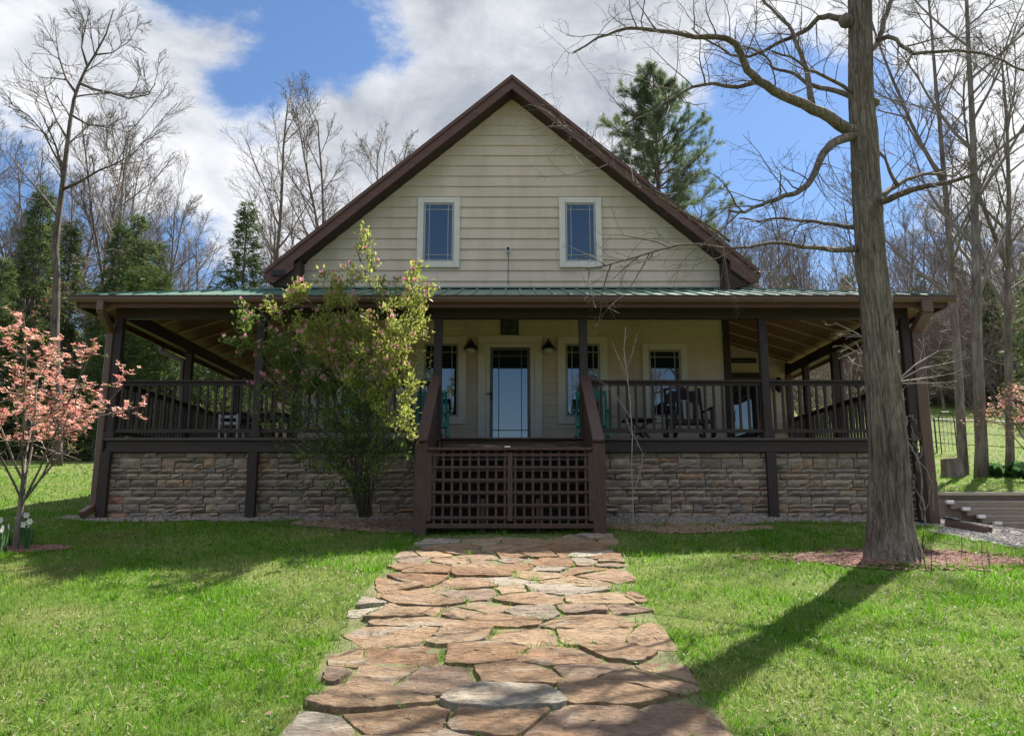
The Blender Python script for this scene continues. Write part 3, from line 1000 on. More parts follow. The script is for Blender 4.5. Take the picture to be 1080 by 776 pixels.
tag(np_mesh('grass', V, 3, M['grass'], tint=tint_of(N)), 'short spring green lawn grass', None, None, 'stuff')
# ------------------------------------------------------------------ house
HW, WY, BACK = 4.69, 16.8, 29.0       # half width of the body, front wall, back wall
PX, PYF = 7.25, 14.2                  # porch post lines
DECK = 1.28
SL = (9.67 - 5.14) / 5.28             # main roof slope
house = empty('house', (0, PYF, -0.12), 'cream lap-sided house with brown gable, green porch roof and stone base', 'house')
H = house

lap_r = random.Random(9)
def lap(mb, z0, z1, ext, Y, exposure=0.247):
    """lap siding on a wall facing -Y: ext(z) gives the x range at height z"""
    z = z0
    while z < z1 - 0.01:
        zt = min(z + exposure, z1)
        a0, b0 = ext(z); a1, b1 = ext(zt)
        if b0 - a0 < 0.02:
            break
        if b1 < a1:
            a1 = b1 = (a1 + b1) / 2
        lip = 0.026
        cuts = [0.0]
        u = lap_r.uniform(0.8, 3.6)
        while u < (b0 - a0) - 0.6:
            cuts.append(u); u += lap_r.choice([2.4, 3.0, 3.66])
        cuts.append(b0 - a0)
        for c0, c1 in zip(cuts[:-1], cuts[1:]):
            xl_, xr_ = a0 + c0 + (0.003 if c0 else 0), a0 + c1 - (0.003 if c1 < b0 - a0 else 0)
            xlt = max(xl_, a1) if c0 else a1
            xrt = min(xr_, b1) if c1 < b0 - a0 else b1
            dl = lap_r.uniform(-0.002, 0.003)
            if xrt - xlt > 0.01:
                mb.poly([(xl_, Y - lip - dl, z), (xr_, Y - lip - dl, z), (xrt, Y - 0.004, zt), (xlt, Y - 0.004, zt)])
        mb.poly([(a0, Y + 0.02, z), (b0, Y + 0.02, z), (b0, Y - lip, z), (a0, Y - lip, z)])
        z = zt
def lap_side(mb, z0, z1, ya, yb, X, sgn, exposure=0.247):
    z = z0
    while z < z1 - 0.01:
        zt = min(z + exposure, z1)
        q = [(X + sgn * 0.026, ya, z), (X + sgn * 0.026, yb, z), (X + sgn * 0.004, yb, zt), (X + sgn * 0.004, ya, zt)]
        mb.poly(q if sgn > 0 else q[::-1])
        mb.poly([(X, ya, z), (X, yb, z), (X + sgn * 0.026, yb, z), (X + sgn * 0.026, ya, z)])
        z = zt

def roof_under(x):
    return 9.36 - SL * abs(x)
# front wall of the body: one face of lap boards over a closed core
mb = MB()
lap(mb, DECK - 0.05, 4.72, lambda z: (-HW, HW), WY)
core = [(-HW, WY + 0.004, -0.3), (HW, WY + 0.004, -0.3), (HW, WY + 0.004, 5.3), (0, WY + 0.004, 9.3), (-HW, WY + 0.004, 5.3)]
mb.prism(core, (0, BACK - WY, 0))
lap_side(mb, DECK - 0.05, 4.72, WY, BACK, HW, 1)
lap_side(mb, DECK - 0.05, 4.72, WY, BACK, -HW, -1)
mb.build('wall', M['siding'], H)
mb = MB()
lap(mb, 4.735, 9.34, lambda z: (-min(HW - 0.06, (9.36 - z) / SL), min(HW - 0.06, (9.36 - z) / SL)), WY)
mb.build('gable_wall', M['siding'], H)
for s in (-1, 1):
    mb = MB()
    mb.box((s * (HW - 0.02), WY - 0.02, 5.0), (0.15, 0.09, 0.62), bev=0.006)
    mb.box((s * (HW - 0.02), WY - 0.02, (DECK + 4.6) / 2), (0.15, 0.09, 4.6 - DECK), bev=0.006)
    mb.build('corner_board', M['wood'], H)

# main roof: two slabs with shingles above, fascia on the rake, boxed eave ends
ROOFY0 = 16.33
mb = MB()
for s in (-1, 1):
    pts = [(0, ROOFY0 + 0.04, 9.665), (s * 5.27, ROOFY0 + 0.04, 9.665 - SL * 5.27), (s * 5.27, ROOFY0 + 0.04, 9.665 - SL * 5.27 - 0.1), (0, ROOFY0 + 0.04, 9.565)]
    mb.prism(pts if s > 0 else pts[::-1], (0, BACK + 0.4 - ROOFY0, 0))
mb.box((0, (ROOFY0 + BACK + .5) / 2, 9.66), (0.16, BACK + 0.4 - ROOFY0, 0.05), bev=0.015)
roof = mb.build('roof', M['shingle'], H)
for s in (-1, 1):
    mb = MB()
    # rake board
    pts = [(0, ROOFY0, 9.655), (s * 5.30, ROOFY0, 9.655 - SL * 5.30), (s * 5.30, ROOFY0, 9.655 - SL * 5.30 - 0.31), (0, ROOFY0, 9.345)]
    mb.prism(pts if s > 0 else pts[::-1], (0, 0.05, 0))
    pts = [(0, ROOFY0 - 0.03, 9.68), (s * 5.32, ROOFY0 - 0.03, 9.68 - SL * 5.32), (s * 5.32, ROOFY0 - 0.03, 9.68 - SL * 5.32 - 0.10), (0, ROOFY0 - 0.03, 9.58)]
    mb.prism(pts if s > 0 else pts[::-1], (0, 0.028, 0))
    mb.build('rake_board', M['fascia'], H)
    mb = MB()
    pts = [(0, ROOFY0 + 0.06, 9.36), (s * 5.25, ROOFY0 + 0.06, 9.36 - SL * 5.25), (s * 5.25, ROOFY0 + 0.06, 9.34 - SL * 5.25), (0, ROOFY0 + 0.06, 9.34)]
    mb.prism(pts if s > 0 else pts[::-1], (0, BACK - ROOFY0, 0))
    mb.build('soffit', M['soffit'], H)
    mb = MB()
    pts = [(s * 5.30, ROOFY0 + 0.002, 5.11), (s * 5.30, ROOFY0 + 0.002, 4.87), (s * 5.14, ROOFY0 + 0.002, 4.80), (s * 4.72, ROOFY0 + 0.002, 5.12), (s * 4.72, ROOFY0 + 0.002, 5.30)]
    mb.prism(pts if s < 0 else pts[::-1], (0, 0.06, 0))
    mb.bar((s * 5.31, ROOFY0, 5.0), (s * 5.31, BACK, 5.0), 0.12, 0.16, bev=0.02)
    mb.build('eave_box', M['fascia'], H)
    mb = MB()
    mb.prism([(s * 5.24, ROOFY0 + 0.07, 4.82), (s * 4.6, ROOFY0 + 0.07, 4.66), (s * 4.6, ROOFY0 + 0.07, 5.34), (s * 5.24, ROOFY0 + 0.07, 4.84)][::s], (0, BACK - ROOFY0 - 0.2, 0))
    mb.build('boxed_soffit', M['soffit'], H)
mb = MB(); mb.box((-5.04, ROOFY0 - 0.05, 5.02), (0.27, 0.035, 0.13), bev=0.008)
mb.build('soffit_vent', M['black'], H)

# porch roof: green metal, hipped round the front corners
EX, EY, EZ, TZ = 7.86, 13.74, 3.80, 4.80
def wing_under(x):
    return TZ - 0.12 - (TZ - EZ) / (EX - HW) * (abs(x) - HW)
def eave_pts(e, dz):
    y0, x0 = EY + (0 if e == 0 else 0), EX
    return x0, y0, EZ + dz
mb = MB()
t = 0.05
top = []
fr = [(-EX, EY, EZ), (EX, EY, EZ), (HW, WY, TZ), (-HW, WY, TZ)]
rt = [(EX, EY, EZ), (EX, BACK, EZ), (HW, BACK, TZ), (HW, WY, TZ)]
lf = [(-EX, BACK, EZ), (-EX, EY, EZ), (-HW, WY, TZ), (-HW, BACK, TZ)]
for q in (fr, rt, lf):
    mb.poly(q)
    mb.poly([(x, y, z - t) for x, y, z in q][::-1])
    a, b = q[0], q[1]
    mb.poly([(a[0], a[1], a[2] - t), (b[0], b[1], b[2] - t), b, a])
pr = mb.build('porch_roof', M['green_metal'], H)
mb = MB()
x = -EX + 0.1
while x < EX:
    if abs(x) <= HW:
        e = (x, WY, TZ)
    else:
        k = (EX - abs(x)) / (EX - HW)
        e = (x, EY + (WY - EY) * k, EZ + (TZ - EZ) * k)
    if e[1] - EY > 0.15:
        mb.bar((x, EY, EZ + 0.014), (e[0], e[1], e[2] + 0.014), 0.035, 0.03)
    x += 0.305
for s in (-1, 1):
    y = EY + 0.2
    while y < BACK:
        k = min(1, (y - EY) / (WY - EY))
        mb.bar((s * EX, y, EZ + 0.014), (s * (EX - (EX - HW) * k), y, EZ + (TZ - EZ) * k + 0.014), 0.035, 0.03)
        y += 0.305
    mb.bar((s * EX, EY, EZ + 0.02), (s * HW, WY, TZ + 0.02), 0.16, 0.03)
mb.box((0, WY - 0.06, TZ + 0.01), (2 * HW - 0.2, 0.1, 0.03))
mb.build('seam', M['green_metal'], pr)
# pine ceiling and its battens, a little below the metal
mb = MB()
c = 0.13
for q in (fr, rt, lf):
    mb.poly([(x_, y_, z_ - c) for x_, y_, z_ in q][::-1])
ceil = mb.build('porch_ceiling', M['pine'], H)
def batten(a, b):
    mb = MB()
    mb.bar(a, b, 0.035, 0.03)
    mb.build('batten', M['batten'], ceil)
for s in (-1, 1):
    y = EY + 0.7
    while y < 27:
        k = min(1, (y - EY) / (WY - EY))
        batten((s * (EX - 0.1), y, EZ - c - 0.012 + (TZ - EZ) * 0.03), (s * (EX - (EX - HW) * k), y, EZ + (TZ - EZ) * k - c - 0.02))
        y += 0.82
x = -6.9
while x < 7:
    k = min(1, (EX - abs(x)) / (EX - HW))
    batten((x, EY + 0.1, EZ - c + 0.02), (x, EY + (WY - EY) * k, EZ + (TZ - EZ) * k - c - 0.02))
    x += 0.82
# beams on the posts
mb = MB()
mb.box((0, PYF, 3.62), (2 * PX + 0.14, 0.14, 0.27), bev=0.01)
mb.build('porch_beam', M['woodh'], H)
for s, yb in ((-1, BACK - 1), (1, BACK - 1)):
    mb = MB(); mb.box((s * PX, (PYF + 0.08 + yb) / 2, 3.60), (0.14, yb - PYF - 0.08, 0.24), bev=0.01)
    mb.build('porch_beam', M['woodh'], H)
# fascia and gutters
mb = MB()
mb.box((0, EY + 0.03, EZ - 0.135), (2 * EX - 0.06, 0.03, 0.15))
for s in (-1, 1):
    mb.box((s * (EX - 0.03), (EY + BACK) / 2, EZ - 0.135), (0.03, BACK - EY, 0.15))
mb.build('eave_fascia', M['fascia'], H)
def gutter(a, b, out):
    mb = MB()
    a, b, o = Vector(a), Vector(b), Vector(out)
    prof = [(0.0, 0.055), (0.0, -0.06), (0.075, -0.06), (0.105, -0.01), (0.105, 0.04), (0.125, 0.05), (0.125, 0.058), (0.095, 0.058), (0.095, 0.0), (0.07, -0.045), (0.01, -0.045), (0.01, 0.055)]
    mb.prism([a + o * u + Vector((0, 0, w)) for u, w in prof], b - a)
    return mb.build('gutter', M['gutter'], H)
gutter((-EX - 0.1, EY + 0.0, EZ - 0.07), (EX + 0.1, EY + 0.0, EZ - 0.07), (0, -1, 0))
gutter((EX - 0.005, EY, EZ - 0.07), (EX - 0.005, BACK, EZ - 0.07), (1, 0, 0))
gutter((-EX + 0.005, EY, EZ - 0.07), (-EX + 0.005, BACK, EZ - 0.07), (-1, 0, 0))
def downspout(pts, w=0.085, d=0.11, mat='gutter'):
    mb = MB()
    for a, b in zip(pts[:-1], pts[1:]):
        a, b = Vector(a), Vector(b)
        e = (b - a).normalized() * 0.02
        up = (0, -1, 0) if abs((b - a).normalized().z) > 0.5 else (0, 0, 1)
        mb.bar(a - e, b + e, w, d, up, bev=0.014)
    return mb.build('downspout', M[mat], H)
downspout([(-7.36, EY - 0.06, 3.68), (-7.36, EY - 0.06, 3.52), (-7.38, PYF - 0.05, 3.22), (-7.40, PYF - 0.05, 0.06), (-7.45, PYF - 0.32, -0.07)], 0.12, 0.13)
downspout([(7.42, EY - 0.06, 3.68), (7.42, EY - 0.06, 3.5), (7.45, PYF - 0.03, 3.25), (7.45, PYF - 0.03, -0.30)], 0.20, 0.13)
downspout([(-7.9, 17.4, 3.68), (-7.9, 17.4, 3.52), (-7.40, 17.4, 3.3), (-7.40, 17.4, 0.4)])
downspout([(7.9, 17.4, 3.68), (7.9, 17.4, 3.52), (7.40, 17.4, 3.3), (7.40, 17.4, 0.2)])

# deck and its dark rim
SIDE_BACK_R = 20.35
mb = MB()
mb.box((0, (PYF - 0.1 + WY) / 2, DECK - 0.025), (2 * PX + 0.16, WY - PYF + 0.1, 0.05), bev=0.006)
mb.box((5.98, (WY + SIDE_BACK_R) / 2, DECK - 0.025), (2.66, SIDE_BACK_R - WY, 0.05))
mb.box((-5.98, (WY + BACK) / 2, DECK - 0.025), (2.66, BACK - WY, 0.05))
mb.build('deck', M['deckgrey'], H)
mb = MB()
for a, b in ((-PX, -1.45), (1.45, PX)):
    mb.box(((a + b) / 2, PYF - 0.04, DECK - 0.155), (b - a + 0.06, 0.05, 0.205), bev=0.006)
for s in (-1, 1):
    mb.box((s * (PX + 0.04), (PYF + 24) / 2, DECK - 0.155), (0.05, 24 - PYF - 0.04, 0.205), bev=0.006)
mb.build('rim_board', M['woodh'], H)
# posts
post_x = (-PX, -4.62, -1.36, 1.31, 4.62, PX)
def post(x, y, z0=DECK, w=0.15, z1=3.49):
    mb = MB()
    mb.box((x, y, (z0 + z1) / 2), (w, w, z1 - z0), bev=0.012)
    mb.box((x, y, z0 + 0.05), (w + 0.05, w + 0.05, 0.1), bev=0.01)
    return mb.build('porch_post', M['wood'], H)
for x in post_x:
    post(x, PYF)
for y in (17.4, 20.6, 23.8, 27):
    post(-PX, y)
for y in (17.4, 19.15):
    post(PX, y)
# dark posts that carry on down the stone base
for x in (-PX, -4.62, 4.62, PX):
    mb = MB()
    zb = g(x, PYF - 0.1) - 0.05
    mb.box((x, PYF - 0.085, (zb + DECK - 0.262) / 2), (0.17, 0.10, DECK - 0.262 - zb), bev=0.008)
    mb.build('base_post', M['wood'], H)
# stone base: every stone a rough block in one cladding mesh per side
def cladding(length, z0f, z1, place, seed):
    rs = random.Random(seed)
    mb = MB()
    z = z0f
    while z < z1 - 0.02:
        h = rs.choice([0.065, 0.085, 0.105, 0.13, 0.155, 0.19])
        if z + h > z1 - 0.06:
            h = z1 - z
        x = -rs.uniform(0, 0.2)
        while x < length:
            w = rs.uniform(0.15, 0.56) if h < 0.14 else rs.uniform(0.15, 0.42)
            subs = [(z, h)]
            if h > 0.14 and rs.random() < 0.4:
                k = rs.uniform(0.4, 0.6); subs = [(z, h * k), (z + h * k, h * (1 - k))]
            xa, xb = max(0, x), min(length, x + w)
            if xb - xa > 0.04:
                for z_, h_ in subs:
                    mb.cur = rs.random()
                    d = rs.uniform(0.03, 0.075)
                    gp = 0.006
                    nxs, nzs = max(2, int((xb - xa) / 0.07)), max(2, int(h_ / 0.05))
                    n0 = len(mb.v)
                    off = rs.uniform(0, 50)
                    for iz in range(nzs + 1):
                        for ix in range(nxs + 1):
                            u, v = ix / nxs, iz / nzs
                            px_ = xa + gp + (xb - xa - 2 * gp) * u
                            pz_ = z_ + gp + (h_ - 2 * gp) * v
                            ed = (u in (0, 1)) or (v in (0, 1))
                            bulge = d * (0.62 if ed else 1.0) + 0.020 * mnoise.noise(Vector((px_ * 9, pz_ * 11, off))) + 0.012 * mnoise.noise(Vector((px_ * 23, pz_ * 23, off)))
                            px_ += 0.008 * mnoise.noise(Vector((px_ * 8, pz_ * 14, off + 9)))
                            pz_ += 0.009 * mnoise.noise(Vector((px_ * 8, pz_ * 10, off + 5)))
                            mb.v.append(place(px_, pz_, bulge))
                    nb = len(mb.v)
                    per = [(ix, 0) for ix in range(nxs)] + [(nxs, iz) for iz in range(nzs)] + [(ix, nzs) for ix in range(nxs, 0, -1)] + [(0, iz) for iz in range(nzs, 0, -1)]
                    for ix, iz in per:
                        u, v = ix / nxs, iz / nzs
                        mb.v.append(place(xa + gp + (xb - xa - 2 * gp) * u, z_ + gp + (h_ - 2 * gp) * v, -0.02))
                    W_ = nxs + 1
                    for iz in range(nzs):
                        for ix in range(nxs):
                            a = n0 + iz * W_ + ix
                            mb.face([a, a + 1, a + 1 + W_, a + W_])
                    for k in range(len(per)):
                        k2 = (k + 1) % len(per)
                        mb.face([nb + k, nb + k2, n0 + per[k2][1] * W_ + per[k2][0], n0 + per[k][1] * W_ + per[k][0]])
            x += w
        z += h
    return mb
cladding(2 * PX, -0.62, DECK - 0.262, lambda u, z, d: (-PX + u, PYF + 0.03 - d, z), 3).build('stone_cladding', M['stone'], H, tint=True)
cladding(6.1, -0.6, DECK - 0.262, lambda u, z, d: (PX - 0.04 + d, PYF + 0.08 + u, z), 4).build('stone_cladding', M['stone'], H, tint=True)
cladding(10, -0.3, DECK - 0.262, lambda u, z, d: (-PX + 0.04 - d, PYF + 10.08 - u, z), 5).build('stone_cladding', M['stone'], H, tint=True)
mb = MB()
mb.box((0, PYF + 0.08, 0.2), (2 * PX - 0.1, 0.08, 1.64))
for s in (-1, 1):
    mb.box((s * (PX - 0.1), (PYF + 0.12 + 24) / 2, 0.2), (0.08, 24 - PYF - 0.12, 1.64))
mb.build('foundation', M['dirtbed'], H)

# railings: rails plus balusters
def rail_piece(a, b, name='railing'):
    a, b = Vector(a), Vector(b)
    mb = MB()
    up = Vector((0, 0, 1))
    mb.bar(a + up * 1.035, b + up * 1.035, 0.13, 0.04, bev=0.008)
    mb.bar(a + up * 0.985, b + up * 0.985, 0.04, 0.06)
    mb.bar(a + up * 0.13, b + up * 0.13, 0.04, 0.065)
    return mb.build(name, M['woodh'], H)
bal_me = [None]
def baluster(parent, x, y):
    mb = MB()
    if bal_me[0] is None:
        mb.box((0, 0, 0.56), (0.042, 0.042, 0.80), bev=0.004)
        ORG['_z'] = Vector((0, 0, 0))
        me = bpy.data.meshes.new('baluster')
        me.from_pydata(mb.v, [], mb.f); me.update(); me.materials.append(M['wood'])
        bal_me[0] = me
    o = bpy.data.objects.new('baluster', bal_me[0])
    COL.objects.link(o)
    o.parent = parent
    o.location = Vector((x, y, DECK)) - ORG[parent.name]
    return o
nb_ = 0
for i, (a, b) in enumerate(zip(post_x[:-1], post_x[1:])):
    if i == 2:
        continue
    rp = rail_piece((a + 0.075, PYF, DECK), (b - 0.075, PYF, DECK))
    n = int(round((b - a) / 0.155))
    for k in range(1, n):
        baluster(rp, a + (b - a) * k / n, PYF); nb_ += 1
def side_rail(x, y0, y1, one):
    global nb_
    rp = rail_piece((x, y0 + 0.075, DECK), (x, y1 - 0.075, DECK))
    n = int(round((y1 - y0) / 0.155))
    mb = MB()
    for k in range(1, n):
        y = y0 + (y1 - y0) * k / n
        if one and nb_ < 100:
            baluster(rp, x, y); nb_ += 1
        else:
            mb.box((x, y, DECK + 0.56), (0.042, 0.042, 0.80))
    if mb.v:
        tag(mb.build('baluster', M['wood'], rp), kind='stuff')
for x, y0, y1, one in ((-PX, PYF, 17.4, True), (PX, PYF, 17.4, True), (-PX, 17.4, 20.6, False), (PX, 17.4, 19.15, False), (-PX, 20.6, 23.8, False), (PX, 19.15, 20.35, False)):
    side_rail(x, y0, y1, one)

# windows and the front door
def muntins(mb, x0, x1, z0, z1, Y, inx, top, bottom=None, w=0.016):
    for x in (x0 + inx, x1 - inx):
        mb.box((x, Y, (z0 + z1) / 2), (w, 0.012, z1 - z0))
    mb.box(((x0 + x1) / 2, Y - 0.003, z1 - top), (x1 - x0, 0.012, w))
    if bottom is not None:
        mb.box(((x0 + x1) / 2, Y - 0.003, z0 + bottom), (x1 - x0, 0.012, w))
def frame_(mb, x0, x1, z0, z1, Y, w, d, bev=0.005, sill=False):
    mb.box((x0 - w / 2, Y, (z0 + z1) / 2), (w, d, z1 - z0 + 2 * w), bev=bev)
    mb.box((x1 + w / 2, Y, (z0 + z1) / 2), (w, d, z1 - z0 + 2 * w), bev=bev)
    mb.box(((x0 + x1) / 2, Y, z1 + w / 2), (x1 - x0 - 0.004, d - 0.005, w), bev=bev)
    mb.box(((x0 + x1) / 2, Y, z0 - w / 2), (x1 - x0 - 0.004, d - 0.005, w), bev=bev)
def window(cx, z0, z1, w, trim, inx, top, bottom, Y=WY):
    """z0..z1 and w: the opening inside the casing"""
    mb = MB()
    frame_(mb, cx - w / 2, cx + w / 2, z0, z1, Y - 0.045, trim, 0.055)
    win = mb.build('window', M['trim'], H)
    mb = MB()
    s = 0.045
    frame_(mb, cx - w / 2 + s, cx + w / 2 - s, z0 + s, z1 - s, Y - 0.040, s - 0.002, 0.03)
    mb.build('sash', M['bead'], win)
    mb = MB()
    mb.box((cx, Y - 0.032, (z0 + z1) / 2), (w - 2 * s, 0.006, z1 - z0 - 2 * s))
    mb.build('pane', M['glass'], win)
    mb = MB()
    muntins(mb, cx - w / 2 + s, cx + w / 2 - s, z0 + s, z1 - s, Y - 0.040, inx, top, bottom)
    mb.build('muntin', M['bead'], win)
    return win
window(-1.64, 5.42, 6.79, 0.68, 0.135, 0.085, 0.11, 0.11)
window(1.53, 5.42, 6.79, 0.68, 0.135, 0.085, 0.11, 0.11)
for cx in (-1.53, 1.53):
    window(cx, 1.97, 3.56, 0.75, 0.165, 0.10, 0.14, None)
for cx in (-3.31, 3.31):
    window(cx, 1.97, 3.43, 0.70, 0.135, 0.09, 0.12, None)
mb = MB()
dz0, dz1, dx, dw = 1.36, 3.55, -0.04, 0.86
frame_(mb, dx - dw / 2 - 0.10, dx + dw / 2 + 0.10, dz0 - 0.1, dz1 + 0.03, WY - 0.05, 0.16, 0.06)
frame_(mb, dx - dw / 2 - 0.002, dx + dw / 2 + 0.002, dz0 - 0.1, dz1 - 0.07, WY - 0.035, 0.098, 0.04)
door = mb.build('front_door', M['trim'], H)
mb = MB()
s = 0.06
frame_(mb, dx - dw / 2 + s, dx + dw / 2 - s, dz0 + s, dz1 - 0.07 - s, WY - 0.045, s - 0.003, 0.04)
mb.build('storm_door', M['stormdoor'], door)
mb = MB(); mb.box((dx, WY - 0.036, (dz0 + dz1 - 0.07) / 2), (dw - 2 * s, 0.006, dz1 - 0.07 - dz0 - 2 * s)); mb.build('pane', M['glass'], door)
mb = MB(); muntins(mb, dx - dw / 2 + s, dx + dw / 2 - s, dz0 + s, dz1 - 0.07 - s, WY - 0.044, 0.125, 0.13, 0.26, 0.018); mb.build('muntin', M['stormdoor'], door)
mb = MB()
mb.box((dx - dw / 2 + 0.03, WY - 0.085, 2.42), (0.04, 0.02, 0.20), bev=0.006)
mb.tube([(dx - dw / 2 + 0.03, WY - 0.10, 2.45), (dx - dw / 2 + 0.03, WY - 0.14, 2.45), (dx - dw / 2 - 0.07, WY - 0.14, 2.45)], 0.014, 8)
mb.build('handle', M['black'], door)

# the wing behind the right-hand porch, with a door facing forward
WG, WX1 = 20.4, 7.28
mb = MB()
lap(mb, DECK - 0.05, TZ - 0.16, lambda z: (HW + 0.03, min(WX1, HW + (TZ - 0.14 - z) / ((TZ - EZ) / (EX - HW)))), WG)
mb.prism([(HW + 0.03, WG + 0.004, -0.3), (WX1, WG + 0.004, -0.3), (WX1, WG + 0.004, wing_under(WX1) - 0.02), (HW + 0.03, WG + 0.004, TZ - 0.16)], (0, BACK - WG, 0))
mb.build('wing_wall', M['siding'], H)
mb = MB(); mb.box((WX1 - 0.02, WG - 0.02, (DECK + wing_under(WX1)) / 2 - 0.03), (0.15, 0.09, wing_under(WX1) - DECK - 0.06), bev=0.006); mb.build('corner_board', M['redwood'], H)
mb = MB()
sx, sw = 6.12, 0.86
frame_(mb, sx - sw / 2, sx + sw / 2, DECK - 0.1, 3.42, WG - 0.045, 0.12, 0.055)
sd = mb.build('side_door', M['woodh'], H)
mb = MB(); frame_(mb, sx - sw / 2 + .09, sx + sw / 2 - .09, DECK + 0.12, 3.33, WG - 0.04, 0.088, 0.035); mb.build('storm_door', M['stormdoor'], sd)
mb = MB(); mb.box((sx, WG - 0.032, 2.34), (sw - .18, 0.006, 1.98)); mb.build('pane', M['glass'], sd)

# porch stairs with sloping handrails and bottom newels
STY0, STY1 = 14.06, 12.35
ZB = g(0, 12.2)
stairs = bpy.data.objects.new('stairs', None)
COL.objects.link(stairs); stairs.parent = H; ORG['stairs'] = ORG[H.name]
for s in (-1, 1):
    mb = MB()
    mb.prism([(s * 1.26, STY0, DECK - 0.06), (s * 1.26, STY1, ZB + 0.22), (s * 1.26, STY1, ZB - 0.05), (s * 1.26, STY1 + 0.4, ZB - 0.05), (s * 1.26, STY0, DECK - 0.45)], (0.05 * s, 0, 0))
    mb.build('stringer', M['woodh'], stairs)
NT = 7
for k in range(NT):
    z = DECK - 0.05 - (DECK - 0.05 - ZB) * (k + 1) / (NT + 1) + 0.02
    y = STY0 - (STY0 - STY1) * (k + 0.5) / NT
    mb = MB(); mb.box((0, y, z), (2.50, 0.285, 0.04), bev=0.008); mb.build('tread', M['woodh'], stairs)
    mb = MB(); mb.box((0, y + 0.12, z - 0.10), (2.48, 0.022, 0.155)); mb.build('riser', M['darkpaint'], stairs)
def worn_mat():
    m, nt, out = newmat('worn_board')
    f = noise_tex(nt, coords(nt, (0.55, 2, 9)), 1.6, 6, 0.65)
    c = ramp(nt, f, [(0.46, (0.055, 0.034, 0.028)), (0.58, (0.12, 0.08, 0.055)), (0.66, (0.36, 0.26, 0.165))])
    pbr(nt, out, c, 0.75, bump(nt, f, 0.3, 0.01), spec=0.3)
    return m
mb = MB(); mb.box((0, PYF - 0.065, DECK - 0.15), (2.52, 0.05, 0.20), bev=0.01)
mb.build('top_riser', worn_mat(), stairs)
mb = MB(); mb.box((0, PYF - 0.08, DECK - 0.015), (2.56, 0.13, 0.035), bev=0.01); mb.build('nosing', M['deckgrey'], stairs)
NWY = 12.22
for s, nx_ in ((-1, -1.40), (1, 1.335)):
    mb = MB()
    zb = g(nx_, NWY) - 0.06
    mb.box((nx_, NWY, (zb + 1.02) / 2), (0.20, 0.15, 1.02 - zb), bev=0.012)
    mb.build('newel', M['redwood'], stairs)
    mb = MB()
    px_ = post_x[2] if s < 0 else post_x[3]
    mb.bar((nx_, NWY - 0.09, 1.05), (px_ + 0.02 * s, PYF - 0.05, 2.39), 0.19, 0.05, bev=0.012)
    mb.prism([(nx_ - 0.02, NWY + 0.06, 1.06), (px_ - 0.02, PYF - 0.08, 2.33), (px_ - 0.02, PYF - 0.08, DECK - 0.1), (nx_ - 0.02, NWY + 0.06, -0.2)], (0.04, 0, 0))
    mb.build('handrail', M['redwood'], stairs)
# lattice gate across the foot of the stairs
GY = 12.18
gz0, gz1 = -0.235, 0.93
mb = MB()
mb.box((-0.03, GY, gz1), (2.54, 0.09, 0.045), bev=0.008)
mb.box((-0.03, GY, gz0), (2.54, 0.06, 0.075), bev=0.008)
for x in (-1.27, -0.03, 1.21):
    mb.box((x, GY, (gz0 + gz1) / 2 + 0.01), (0.075, 0.055, gz1 - gz0 - 0.13))
for x in (-0.45, 0.4):
    mb.box((x, GY + 0.08, -0.15), (0.06, 0.06, 0.65))
gate = mb.build('gate', M['redwood'], H)
for c_ in (-0.65, 0.59):
    mb = MB()
    for k in range(9):
        mb.box((c_ - 0.54 + 1.08 * k / 8, GY + 0.012, (gz0 + gz1) / 2), (0.036, 0.02, gz1 - gz0 - 0.07))
    for k in range(6):
        mb.box((c_, GY - 0.010, gz0 + 0.13 + (gz1 - gz0 - 0.22) * k / 5), (1.16, 0.02, 0.036))
    mb.build('lattice', M['redwood'], gate)
mb = MB(); mb.box((-0.07, GY - 0.02, gz1 + 0.032), (0.09, 0.05, 0.02), bev=0.006); mb.build('latch', M['white'], gate)

# ------------------------------------------------------------------ fixtures hung on the house
def wall_lantern(x, y, z, label):
    e = empty('wall_lantern', (x, y, z), label, 'lamp', 'porch wall lanterns')
    mb = MB(); mb.box((x, y - 0.015, z + 0.06), (0.12, 0.03, 0.22), bev=0.012); mb.build('back_plate', M['black'], e)
    mb = MB(); mb.tube([(x, y - 0.02, z + 0.10), (x, y - 0.08, z + 0.2), (x, y - 0.17, z + 0.20), (x, y - 0.19, z + 0.12)], 0.014, 8); mb.build('arm', M['black'], e)
    mb = MB(); mb.lathe((x, y - 0.19, z), [(0.015, 0.16), (0.03, 0.13), (0.06, 0.10), (0.13, 0.02), (0.155, -0.02), (0.15, -0.03), (0.02, -0.02)], 18); mb.build('shade', M['black'], e, smooth=True)
    mb = MB(); mb.lathe((x, y - 0.19, z), [(0.095, -0.03), (0.10, -0.07), (0.085, -0.115), (0.04, -0.145), (0.01, -0.15)], 16); mb.build('globe', M['lampglass'], e, smooth=True)
    return e
wall_lantern(at(497, 368, WY).x, WY - 0.03, 3.44, 'dark dome wall lantern between glass front door and window with the lone teal chair')
wall_lantern(at(578, 368, WY).x, WY - 0.03, 3.44, 'dark dome wall lantern between glass front door and window behind flowery chair')
e = empty('wall_lantern', (6.95, WG, 3.2), 'small dark lantern on cream wing wall beside the side door', 'lamp', 'porch wall lanterns')
mb = MB(); mb.box((6.95, WG - 0.04, 3.22), (0.11, 0.03, 0.28), bev=0.01); mb.build('back_plate', M['black'], e)
mb = MB(); mb.lathe((6.95, WG - 0.15, 3.2), [(0.02, 0.22), (0.10, 0.14), (0.095, 0.12), (0.08, -0.12), (0.04, -0.16), (0.015, -0.2)], 10); mb.build('lantern_body', M['black'], e)

